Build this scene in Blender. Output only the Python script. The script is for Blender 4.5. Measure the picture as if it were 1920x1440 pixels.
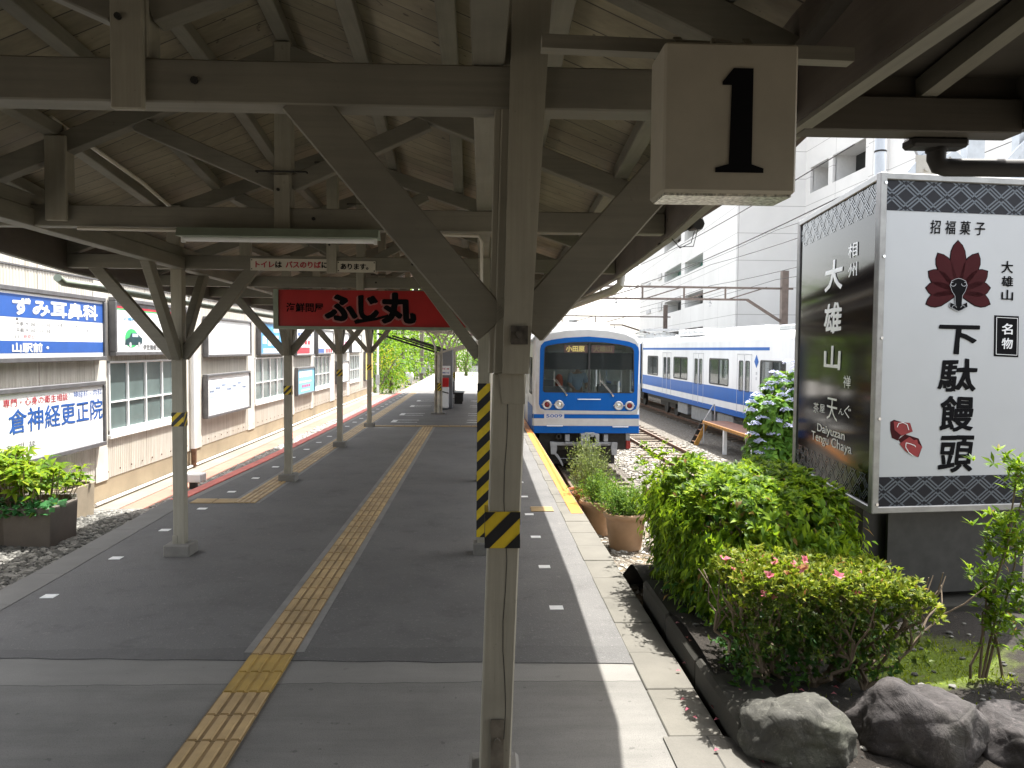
import bpy, bmesh, math, random
import numpy as np
from mathutils import Vector, Matrix
from mathutils.geometry import tessellate_polygon
for o in list(bpy.data.objects): bpy.data.objects.remove(o)
SC = bpy.context.scene
COL = SC.collection
rnd = random.Random(7)
NR = np.random.default_rng(11)
sin, cos, pi, rad = math.sin, math.cos, math.pi, math.radians

# ---------------------------------------------------------------- camera
F, HCAM = 1493.0, 2.1
YAW, PITCH, ROLL = rad(2.2423), rad(2.5137), rad(.45)
FW = Vector((sin(YAW)*cos(PITCH), cos(YAW)*cos(PITCH), -sin(PITCH)))
R0 = Vector((cos(YAW), -sin(YAW), 0)); U0 = R0.cross(FW)
RT = R0*cos(ROLL) + U0*sin(ROLL); UP = U0*cos(ROLL) - R0*sin(ROLL)
CAMP = Vector((0, 0, HCAM))
cd = bpy.data.cameras.new('camera'); cam = bpy.data.objects.new('camera', cd); COL.objects.link(cam)
cam.matrix_world = Matrix(((RT.x, UP.x, -FW.x, 0), (RT.y, UP.y, -FW.y, 0), (RT.z, UP.z, -FW.z, HCAM), (0, 0, 0, 1)))
cd.sensor_width = 36; cd.lens = F/1920*36; cd.clip_start = .05; cd.clip_end = 2000
SC.camera = cam
def at(px, py, x=None, y=None, z=None):
    "the real point on one plane that the photograph shows at a pixel (1920 x 1440)"
    r = FW + RT*((px-960)/F) - UP*((py-720)/F)
    t = x/r.x if x is not None else y/r.y if y is not None else (z-HCAM)/r.z
    return CAMP + r*t

# ---------------------------------------------------------------- world, sun, exposure
SUN = Vector((.33, .30, 1)).normalized()
w = bpy.data.worlds.new('World'); SC.world = w; w.use_nodes = True
wn = w.node_tree; bg = wn.nodes['Background']
sky = wn.nodes.new('ShaderNodeTexSky'); sky.sky_type = 'NISHITA'; sky.sun_disc = False
sky.sun_elevation = math.asin(SUN.z); sky.sun_rotation = math.atan2(SUN.x, SUN.y)
sky.air_density = 1.0; sky.dust_density = 3.0; sky.ozone_density = 1.0
hs_ = wn.nodes.new('ShaderNodeHueSaturation'); hs_.inputs['Saturation'].default_value = .38; wn.links.new(sky.outputs[0], hs_.inputs['Color']); wm_ = wn.nodes.new('ShaderNodeMix'); wm_.data_type = 'RGBA'; wm_.blend_type = 'MULTIPLY'; wm_.inputs[0].default_value = 1; wm_.inputs[7].default_value = (1, .975, .94, 1); wn.links.new(hs_.outputs[0], wm_.inputs[6]); wn.links.new(wm_.outputs[2], bg.inputs[0]); bg.inputs[1].default_value = .15
sl = bpy.data.lights.new('sun', 'SUN'); sl.energy = 3.3; sl.angle = rad(.5); sl.color = (1, .965, .91)
so = bpy.data.objects.new('sun', sl); COL.objects.link(so)
so.rotation_euler = SUN.to_track_quat('Z', 'Y').to_euler()
SC.view_settings.view_transform = 'Standard'; SC.view_settings.look = 'None'
SC.view_settings.exposure = 2.05; SC.view_settings.gamma = 1
SC.render.engine = 'CYCLES'
SC.cycles.max_bounces = 7; SC.cycles.diffuse_bounces = 5; SC.cycles.glossy_bounces = 3
SC.cycles.transmission_bounces = 4; SC.cycles.transparent_max_bounces = 10
SC.cycles.use_denoising = True; SC.cycles.caustics_reflective = False; SC.cycles.caustics_refractive = False
SC.cycles.sample_clamp_indirect = 6

# ---------------------------------------------------------------- objects
def reg(o, label=None, cat=None, group=None, kind=None):
    for k, v in (('label', label), ('category', cat), ('group', group), ('kind', kind)):
        if v: o[k] = v
    return o
def thing(name, label, cat, loc=(0, 0, 0), group=None):
    o = bpy.data.objects.new(name, None); COL.objects.link(o); o.location = loc; o.empty_display_size = .2
    o['org'] = tuple(loc)
    return reg(o, label, cat, group)
def org(o): return Vector(o['org']) if o is not None and 'org' in o else Vector((0, 0, 0))
class MB:
    def __init__(s): s.v = []; s.f = []; s.m = []
    def add(s, vs, fs, mi=0):
        n = len(s.v); s.v += [tuple(p) for p in vs]; s.f += [tuple(i+n for i in f) for f in fs]; s.m += [mi]*len(fs); return s
    def box(s, x0, x1, y0, y1, z0, z1, mi=0):
        if x0 > x1: x0, x1 = x1, x0
        if y0 > y1: y0, y1 = y1, y0
        if z0 > z1: z0, z1 = z1, z0
        return s.add([(x0,y0,z0),(x1,y0,z0),(x1,y1,z0),(x0,y1,z0),(x0,y0,z1),(x1,y0,z1),(x1,y1,z1),(x0,y1,z1)],
              [(0,3,2,1),(4,5,6,7),(0,1,5,4),(1,2,6,5),(2,3,7,6),(3,0,4,7)], mi)
    def bar(s, a, b, w, h, up=(0, 0, 1), w2=None, h2=None, mi=0):
        a, b = Vector(a), Vector(b); d = (b-a).normalized(); u = Vector(up)
        sd = d.cross(u)
        if sd.length < 1e-4: u = Vector((0, 1, 0)); sd = d.cross(u)
        sd.normalize(); u = sd.cross(d)
        w2 = w if w2 is None else w2; h2 = h if h2 is None else h2; vs = []
        for p, ww, hh in ((a, w, h), (b, w2, h2)):
            for i, j in ((-1,-1),(1,-1),(1,1),(-1,1)): vs.append(p + sd*(i*ww/2) + u*(j*hh/2))
        return s.add(vs, [(0,1,2,3),(7,6,5,4),(1,0,4,5),(2,1,5,6),(3,2,6,7),(0,3,7,4)], mi)
    def tube(s, pts, r, n=8, caps=True, mi=0, r2=None):
        pts = [Vector(p) for p in pts]; rings = []; prev = None
        for i, p in enumerate(pts):
            d = (pts[min(i+1, len(pts)-1)] - pts[max(i-1, 0)]).normalized()
            if prev is None:
                u = d.cross(Vector((0, 0, 1)))
                if u.length < 1e-3: u = d.cross(Vector((0, 1, 0)))
            else: u = prev - d*prev.dot(d)
            u.normalize(); prev = u; v = d.cross(u)
            rr = r if r2 is None else r + (r2-r)*i/(len(pts)-1)
            if isinstance(r, (list, tuple)): rr = r[i]
            rings.append([p + u*(cos(2*pi*k/n)*rr) + v*(sin(2*pi*k/n)*rr) for k in range(n)])
        vs = [q for rg in rings for q in rg]; fs = []
        for i in range(len(rings)-1):
            for k in range(n): fs.append((i*n+k, (i+1)*n+k, (i+1)*n+(k+1) % n, i*n+(k+1) % n))
        if caps: fs += [tuple(range(n)), tuple(reversed(range((len(rings)-1)*n, len(rings)*n)))]
        return s.add(vs, fs, mi)
    def lathe(s, prof, c, n=20, mi=0, axis='z'):
        vs = []; fs = []
        for r, h in prof:
            for k in range(n):
                a = 2*pi*k/n
                vs.append((c[0]+r*cos(a), c[1]+r*sin(a), c[2]+h) if axis == 'z' else (c[0]+r*cos(a), c[1]+h, c[2]+r*sin(a)))
        for i in range(len(prof)-1):
            for k in range(n): fs.append((i*n+k, i*n+(k+1) % n, (i+1)*n+(k+1) % n, (i+1)*n+k))
        return s.add(vs, fs, mi)
    def prism(s, poly, o, X, Y, t, mi=0):
        "polygon (2-d) in frame o,X,Y; thickness t along X x Y (may be negative)"
        o, X, Y = Vector(o), Vector(X).normalized(), Vector(Y).normalized(); N = X.cross(Y)*t; n = len(poly)
        a = [o + X*p[0] + Y*p[1] for p in poly]; vs = a + [p + N for p in a]
        fs = []
        for tri in tessellate_polygon([[Vector((p[0], p[1], 0)) for p in poly]]):
            fs += [tuple(tri), tuple(i+n for i in reversed(tri))]
        for i in range(n): fs.append((i, (i+1) % n, (i+1) % n+n, i+n))
        return s.add(vs, fs, mi)
    def plate(s, outer, holes, o, X, Y, t, mi=0):
        "a wall: outer outline with openings, thickness t along X x Y"
        o, X, Y = Vector(o), Vector(X).normalized(), Vector(Y).normalized(); N = X.cross(Y)*t
        loops = [outer] + holes; flat = [p for l in loops for p in l]; n = len(flat)
        a = [o + X*p[0] + Y*p[1] for p in flat]; fs = []
        for tri in tessellate_polygon([[Vector((p[0], p[1], 0)) for p in l] for l in loops]):
            fs += [tuple(tri), tuple(i+n for i in reversed(tri))]
        b = 0
        for l in loops:
            for i in range(len(l)): fs.append((b+i, b+(i+1) % len(l), b+(i+1) % len(l)+n, b+i+n))
            b += len(l)
        return s.add(a + [p + N for p in a], fs, mi)
    def quad(s, a, b, c, d, mi=0): return s.add([a, b, c, d], [(0, 1, 2, 3)], mi)
    def build(s, name, mat, parent=None, smooth=False, bevel=0, recalc=True, **tags):
        og = org(parent)
        me = bpy.data.meshes.new(name); me.from_pydata([(p[0]-og.x, p[1]-og.y, p[2]-og.z) for p in s.v], [], s.f); me.update()
        mats = mat if isinstance(mat, (list, tuple)) else [mat]
        for m in mats: me.materials.append(m)
        if len(mats) > 1: me.polygons.foreach_set('material_index', s.m)
        if recalc and len(s.f) < 60000:
            b = bmesh.new(); b.from_mesh(me); bmesh.ops.recalc_face_normals(b, faces=b.faces); b.to_mesh(me); b.free()
        if smooth:
            me.polygons.foreach_set('use_smooth', [True]*len(me.polygons))
            if hasattr(me, 'set_sharp_from_angle'): me.set_sharp_from_angle(angle=rad(40))
        ob = bpy.data.objects.new(name, me); COL.objects.link(ob)
        if parent is not None: ob.parent = parent; ob['org'] = tuple(og)
        if bevel:
            md = ob.modifiers.new('bevel', 'BEVEL'); md.width = bevel; md.segments = 1; md.limit_method = 'ANGLE'; md.angle_limit = rad(50)
        return reg(ob, **tags) if tags else ob
def copy_tree(o, parent=None, off=None):
    c = o.copy(); COL.objects.link(c); c.parent = parent
    if off is not None: c.location = Vector(o.location) + Vector(off)
    for ch in list(o.children): copy_tree(ch, c)
    return c
def rrect(x0, y0, x1, y1, r, n=4):
    p = []
    for cx, cy, a in ((x1-r, y0+r, -90), (x1-r, y1-r, 0), (x0+r, y1-r, 90), (x0+r, y0+r, 180)):
        for k in range(n+1): t = rad(a+90*k/n); p.append((cx+r*cos(t), cy+r*sin(t)))
    return p
def rect(x0, y0, x1, y1): return [(x0, y0), (x1, y0), (x1, y1), (x0, y1)]
def circ(cx, cy, r, n=20): return [(cx+r*cos(2*pi*k/n), cy+r*sin(2*pi*k/n)) for k in range(n)]

# ---------------------------------------------------------------- lettering (built-in font turned into meshes)
_gl = {}
def glyph(ch, bold):
    k = (ch, bold)
    if k not in _gl:
        c = bpy.data.curves.new('t', 'FONT'); c.body = ch; c.offset = bold; c.resolution_u = 3
        o = bpy.data.objects.new('t', c); me = o.to_mesh()
        vs = [(v.co.x, v.co.y) for v in me.vertices]; fs = [tuple(p.vertices) for p in me.polygons]
        o.to_mesh_clear(); bpy.data.objects.remove(o); bpy.data.curves.remove(c)
        _gl[k] = (vs, fs)
    return _gl[k]
def letters(mb, s, o, X, Y, w, h, bold=0, fat=0, vert=False, shear=0, warp=0, mi=0, gap=0.0, lift=.003, off=(0, 0)):
    """text s fitted into a w x h box with lower left corner o; vert stacks the characters"""
    o, X, Y = Vector(o), Vector(X).normalized(), Vector(Y).normalized(); N = X.cross(Y)
    P = []; Fc = []; cx = 0
    if vert:
        n = len(s)
        for i, ch in enumerate(s):
            vs, fs = glyph(ch, bold)
            if not vs: continue
            b = len(P); P += [(x-.5, y - i*(1+gap)) for x, y in vs]; Fc += [tuple(j+b for j in f) for f in fs]
    elif all(ord(c) < 128 for c in s):
        P, Fc = glyph(s, bold); P = list(P)
    else:
        for ch in s:
            if ch == ' ': cx += .5; continue
            vs, fs = glyph(ch, bold); adv = 1.0 if ord(ch) > 255 else .62
            b = len(P); P += [(x+cx, y) for x, y in vs]; Fc += [tuple(j+b for j in f) for f in fs]; cx += adv+gap
    x0 = min(p[0] for p in P); x1 = max(p[0] for p in P); y0 = min(p[1] for p in P); y1 = max(p[1] for p in P)
    sx, sy = w/(x1-x0), h/(y1-y0); out = []
    for x, y in P:
        if warp: x, y = x + warp*sin(y*9.1+x*3.3) + .5*warp*sin(y*23+1), y + warp*sin(x*8.3+y*2.7+1) + .6*warp*sin(x*21)
        u, v = (x-x0)*sx, (y-y0)*sy
        out.append((u + shear*v + off[0], v + off[1]))
    fx = fat*sx
    for k in range(9 if fat else 1):
        dx, dy = ((cos(k*pi/4)*fx, sin(k*pi/4)*fx*.8) if k < 8 and fat else (0, 0))
        mb.add([o + X*(u+dx) + Y*(v+dy) + N*(lift+.00025*k) for u, v in out], Fc, mi)
    return mb
# ---------------------------------------------------------------- materials
class NT:
    def __init__(s, name):
        s.m = bpy.data.materials.new(name); s.m.use_nodes = True; s.t = s.m.node_tree
        s.b = s.t.nodes['Principled BSDF']; s.out = s.t.nodes['Material Output']; s._c = None
    def n(s, typ, _p=None, **kw):
        nd = s.t.nodes.new('ShaderNode'+typ)
        for k, v in (_p or {}).items(): setattr(nd, k, v)
        for k, v in kw.items():
            key = int(k[1:]) if k[0] == 'i' and k[1:].isdigit() else k.replace('_', ' ')
            s.put(nd.inputs[key], v)
        return nd
    def put(s, sock, v):
        if hasattr(v, 'node'): s.t.links.new(v, sock)
        elif isinstance(v, (tuple, list)) and len(v) == 3 and sock.type == 'RGBA': sock.default_value = (*v, 1)
        else: sock.default_value = v
    def set(s, **kw):
        for k, v in kw.items(): s.put(s.b.inputs[k.replace('_', ' ')], v)
        return s
    def co(s, scale=(1, 1, 1), rot=(0, 0, 0)):
        if s._c is None: s._c = s.n('TexCoord').outputs['Object']
        if tuple(scale) == (1, 1, 1) and tuple(rot) == (0, 0, 0): return s._c
        return s.n('Mapping', Vector=s._c, Scale=scale, Rotation=rot).outputs[0]
    def noise(s, scale, detail=4, rough=.6, vec=None, dist=0):
        return s.n('TexNoise', Vector=vec or s.co(), Scale=scale, Detail=detail, Roughness=rough, Distortion=dist).outputs[0]
    def ramp(s, fac, stops, interp='LINEAR'):
        nd = s.n('ValToRGB', Fac=fac); cr = nd.color_ramp; cr.interpolation = interp
        while len(cr.elements) < len(stops): cr.elements.new(.5)
        for e, (p, c) in zip(cr.elements, stops):
            e.position = p; e.color = (*c, 1) if isinstance(c, (tuple, list)) else (c, c, c, 1)
        return nd.outputs[0]
    def mix(s, fac, a, b, mode='MIX'):
        nd = s.n('Mix', {'data_type': 'RGBA', 'blend_type': mode})
        s.put(nd.inputs[0], fac); s.put(nd.inputs[6], a); s.put(nd.inputs[7], b); return nd.outputs[2]
    def math(s, op, a, b=0.0, c=0.0):
        nd = s.n('Math', {'operation': op}); s.put(nd.inputs[0], a); s.put(nd.inputs[1], b); s.put(nd.inputs[2], c); return nd.outputs[0]
    def xyz(s, vec=None):
        nd = s.n('SeparateXYZ', Vector=vec or s.co()); return nd.outputs
    def bump(s, h, strength=.3, dist=.01):
        s.set(Normal=s.n('Bump', Height=h, Strength=strength, Distance=dist).outputs[0]); return s
def tint(c, k): return tuple(min(1, max(0, x*k)) for x in c)
def plain(name, c, rough=.5, metal=0, var=.12, scale=6, spec=.5):
    t = NT(name); f = t.noise(scale, 5)
    t.set(Base_Color=t.ramp(f, [(.3, tint(c, 1-var)), (.7, tint(c, 1+var))]), Roughness=rough, Metallic=metal)
    t.put(t.b.inputs['Specular IOR Level'], spec)
    return t.m
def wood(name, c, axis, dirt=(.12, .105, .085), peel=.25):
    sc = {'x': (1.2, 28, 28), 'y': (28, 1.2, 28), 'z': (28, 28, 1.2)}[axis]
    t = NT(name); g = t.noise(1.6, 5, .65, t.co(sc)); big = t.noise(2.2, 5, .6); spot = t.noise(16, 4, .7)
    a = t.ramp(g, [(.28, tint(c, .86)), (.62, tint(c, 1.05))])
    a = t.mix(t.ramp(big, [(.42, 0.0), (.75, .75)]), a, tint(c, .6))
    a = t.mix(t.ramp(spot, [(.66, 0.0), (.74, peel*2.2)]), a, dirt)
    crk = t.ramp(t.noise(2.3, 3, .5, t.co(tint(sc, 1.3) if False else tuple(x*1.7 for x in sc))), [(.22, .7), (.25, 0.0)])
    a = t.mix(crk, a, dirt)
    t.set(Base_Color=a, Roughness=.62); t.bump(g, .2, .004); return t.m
def boards(name, c):
    t = NT(name); o = t.xyz(); u = t.math('MULTIPLY', o[1], 1/.235); fr = t.math('FRACT', u); bid = t.math('FLOOR', u)
    seam = t.math('LESS_THAN', t.math('ABSOLUTE', t.math('SUBTRACT', fr, .5)), .477)
    rn = t.n('TexWhiteNoise', {'noise_dimensions': '1D'}, W=bid).outputs[0]
    a = t.ramp(rn, [(0, tint(c, .82)), (1, tint(c, 1.1))])
    g = t.noise(1.5, 5, .65, t.co((1, 14, 14))); a = t.mix(.55, a, t.ramp(g, [(.3, .55), (.65, 1.0)]), 'MULTIPLY')
    a = t.mix(t.ramp(t.noise(2.0, 5, .65), [(.5, 0.0), (.72, .55)]), a, tint(c, .45))
    a = t.mix(t.ramp(t.noise(17, 2, .5), [(.70, 0.0), (.735, .9)]), a, (.06, .045, .03))
    a = t.mix(seam, (.05, .04, .03), a)
    t.set(Base_Color=a, Roughness=.6); t.bump(seam, .6, .006); return t.m
def asphalt():
    t = NT('asphalt'); f = t.noise(1.1, 6, .6); fine = t.noise(170, 2, .6); patch = t.noise(.45, 4, .55)
    v = t.n('TexVoronoi', Vector=t.co(), Scale=95.0)
    a = t.ramp(f, [(.3, (.092, .09, .088)), (.7, (.128, .125, .12))])
    a = t.mix(t.ramp(patch, [(.45, 0.0), (.7, .6)]), a, (.15, .146, .14))
    a = t.mix(t.ramp(v.outputs['Color'], [(.80, 0.0), (.92, .5)]), a, (.22, .21, .20))
    a = t.mix(t.ramp(t.noise(9, 4, .7), [(.62, 0.0), (.72, .6)]), a, (.21, .20, .19)); a = t.mix(t.ramp(t.noise(3.1, 7, .75), [(.30, .5), (.46, 0.0)]), a, (.055, .053, .05))
    a = t.mix(t.ramp(t.noise(.8, 6, .7, t.co((1, 1, 1), (0, 0, .6))), [(.58, 0.0), (.78, .55)]), a, (.06, .058, .056))
    o_ = t.xyz(); edge = t.math('LESS_THAN', t.math('ADD', o_[1], t.math('MULTIPLY', t.noise(2.2, 4, .7), .12)), 5.60); a = t.mix(t.math('MULTIPLY', edge, .28), a, (.06, .06, .058))
    t.set(Base_Color=a, Roughness=.8); t.bump(t.math('ADD', fine, t.math('MULTIPLY', v.outputs['Distance'], .8)), .45, .006); return t.m
def concrete(name, c, stain=.5, scale=1.4, bump=.25, joint=None):
    t = NT(name); f = t.noise(scale, 7, .65); b = t.noise(scale*.4, 5, .6); fine = t.noise(120, 3, .6)
    a = t.ramp(f, [(.3, tint(c, .78)), (.7, tint(c, 1.1))])
    a = t.mix(t.ramp(b, [(.45, 0.0), (.75, stain)]), a, tint(c, .5))
    a = t.mix(t.ramp(fine, [(.35, .25), (.5, 0.0)]), a, tint(c, .55))
    if joint:
        br = t.n('TexBrick', {'offset': 0.0}, Vector=t.co(), Scale=1.0, Color1=(1, 1, 1), Color2=(1, 1, 1), Mortar=(0, 0, 0), Brick_Width=joint[0], Row_Height=joint[1], Mortar_Size=.006)
        a = t.mix(br.outputs['Color'], tint(c, .25), a)
    t.set(Base_Color=a, Roughness=.85); t.bump(t.math('ADD', f, t.math('MULTIPLY', fine, .5)), bump, .006); return t.m
def slab():
    t = NT('worn_platform_concrete'); f = t.noise(1.3, 7, .65); st = t.noise(1.0, 7, .7, t.co((.7, 5, 1))); fine = t.noise(150, 3, .65); o = t.xyz(); c = (.19, .184, .168)
    a = t.ramp(f, [(.3, tint(c, .72)), (.7, tint(c, 1.12))]); a = t.mix(t.ramp(st, [(.42, 0.0), (.72, .6)]), a, tint(c, .55))
    a = t.mix(t.ramp(fine, [(.36, .55), (.52, 0.0)]), a, tint(c, .45)); a = t.mix(t.ramp(t.noise(13, 2, .5), [(.70, 0.0), (.74, .6)]), a, tint(c, .35))
    wob = t.math('ADD', o[1], t.math('MULTIPLY', t.noise(1.8, 4, .7, t.co((1, .01, 1))), .09))
    crk = t.math('LESS_THAN', t.math('ABSOLUTE', t.math('SUBTRACT', wob, 5.0)), .0035); band = t.math('GREATER_THAN', wob, 5.0)
    a = t.mix(t.math('MULTIPLY', band, .35), a, (.27, .262, .24)); a = t.mix(t.math('MULTIPLY', crk, .85), a, tint(c, .22))
    t.set(Base_Color=a, Roughness=.85); t.bump(t.math('ADD', f, t.math('MULTIPLY', fine, .7)), .45, .006); return t.m
def ballast(name, pal, scale=22, soil=(.16, .13, .09), soilamt=.0):
    t = NT(name); v = t.n('TexVoronoi', Vector=t.co(), Scale=scale); v2 = t.n('TexVoronoi', {'feature': 'DISTANCE_TO_EDGE'}, Vector=t.co(), Scale=scale)
    s = t.xyz(v.outputs['Color'])
    a = t.ramp(s[0], [(0, pal[0]), (.5, pal[1]), (1, pal[2])])
    a = t.mix(t.ramp(v2.outputs['Distance'], [(.0, .85), (.10, 0.0)]), a, tint(pal[0], .25))
    if soilamt: a = t.mix(t.ramp(t.noise(1.3, 5, .65), [(.62-soilamt*.3, 0.0), (.72-soilamt*.2, .85)]), a, soil)
    t.set(Base_Color=a, Roughness=.9)
    t.bump(t.math('ADD', t.math('MULTIPLY', v2.outputs['Distance'], 1.2), t.math('MULTIPLY', s[1], .4)), .9, .04); return t.m
def leaf(name, dark, mid, light, trans=.35, rough=.42, dead=None):
    t = NT(name); r = t.n('NewGeometry').outputs['Random Per Island']
    st = [(0, dark), (.5, mid), (.93, light)]
    if dead: st += [(.965, light), (.98, dead)]
    a = t.ramp(r, st); a = t.mix(t.ramp(t.noise(3, 3, .6), [(.35, .45), (.65, 0.0)]), a, dark)
    t.set(Base_Color=a, Roughness=rough+.1); t.put(t.b.inputs['Specular IOR Level'], .16)
    tr = t.n('BsdfTranslucent', Color=t.mix(.5, a, (.35, .5, .02), 'MIX')); mx = t.n('MixShader', Fac=trans)
    t.t.links.new(t.b.outputs[0], mx.inputs[1]); t.t.links.new(tr.outputs[0], mx.inputs[2]); t.t.links.new(mx.outputs[0], t.out.inputs[0]); return t.m
def rock(name, c):
    t = NT(name); f = t.noise(5, 9, .7, None, .6); b = t.noise(2.2, 5, .6); v = t.n('TexVoronoi', {'feature': 'DISTANCE_TO_EDGE'}, Vector=t.mix(.12, t.co(), t.n('TexNoise', Vector=t.co(), Scale=4.0).outputs[1]), Scale=3.2)
    a = t.ramp(f, [(.25, tint(c, .45)), (.5, c), (.75, tint(c, 1.5))])
    a = t.mix(t.ramp(b, [(.5, 0.0), (.7, .6)]), a, (c[0]*.8, c[1]*.95, c[2]*.6))
    a = t.mix(t.ramp(t.noise(26, 6, .75), [(.55, 0.0), (.68, .7)]), a, tint(c, 2.6)); a = t.mix(t.ramp(t.noise(9, 6, .75, None, 1.5), [(.34, .8), (.44, 0.0)]), a, tint(c, .3))
    a = t.mix(t.ramp(v.outputs[0], [(0, .35), (.02, 0.0)]), a, tint(c, .3))
    t.set(Base_Color=a, Roughness=.85); t.bump(t.math('ADD', t.math('MULTIPLY', t.ramp(v.outputs[0], [(0, 0.0), (.05, 1.0)]), .12), f), .8, .03); return t.m
def glass(name, c=(.04, .05, .05), alpha=.55, rough=.03):
    t = NT(name); t.set(Base_Color=c, Roughness=rough); t.put(t.b.inputs['Specular IOR Level'], .6)
    tr = t.n('BsdfTransparent', Color=(.86, .9, .9)); mx = t.n('MixShader', Fac=alpha)
    t.t.links.new(t.b.outputs[0], mx.inputs[1]); t.t.links.new(tr.outputs[0], mx.inputs[2]); t.t.links.new(mx.outputs[0], t.out.inputs[0]); return t.m
def corrugated():
    t = NT('corrugated_cream'); o = t.xyz(); st = t.noise(1.2, 6, .7, t.co((1, 7, .45))); b = t.noise(.6, 5, .6); sp = t.noise(7, 6, .75, t.co((1, 2.5, .5)))
    a = t.ramp(st, [(.3, (.40, .375, .32)), (.62, (.59, .565, .505))])
    a = t.mix(t.ramp(b, [(.45, 0.0), (.8, .5)]), a, (.42, .37, .28))
    low = t.n('MapRange', Value=o[2], From_Min=.7, From_Max=-.1, To_Min=-.06, To_Max=.13).outputs[0]
    a = t.mix(t.ramp(t.math('ADD', sp, low), [(.60, 0.0), (.78, .75)]), a, (.26, .14, .06))
    jt = t.math('FRACT', t.math('MULTIPLY', t.math('ADD', o[1], .3), 1/.92)); a = t.mix(t.math('LESS_THAN', jt, .012), a, (.25, .22, .17))
    t.set(Base_Color=a, Roughness=.5); return t.m
def trainpaint(name, c, rough=.25):
    t = NT(name); f = t.noise(1.5, 5, .6, t.co((1, 1, .3))); a = t.ramp(f, [(.3, tint(c, .9)), (.7, tint(c, 1.05))])
    a = t.mix(t.ramp(t.noise(3, 5, .7, t.co((4, 4, .4))), [(.55, 0.0), (.8, .10)]), a, (.2, .17, .13))
    t.set(Base_Color=a, Roughness=rough+.1, Coat_Weight=.0); t.put(t.b.inputs['Specular IOR Level'], .1); return t.m

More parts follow.
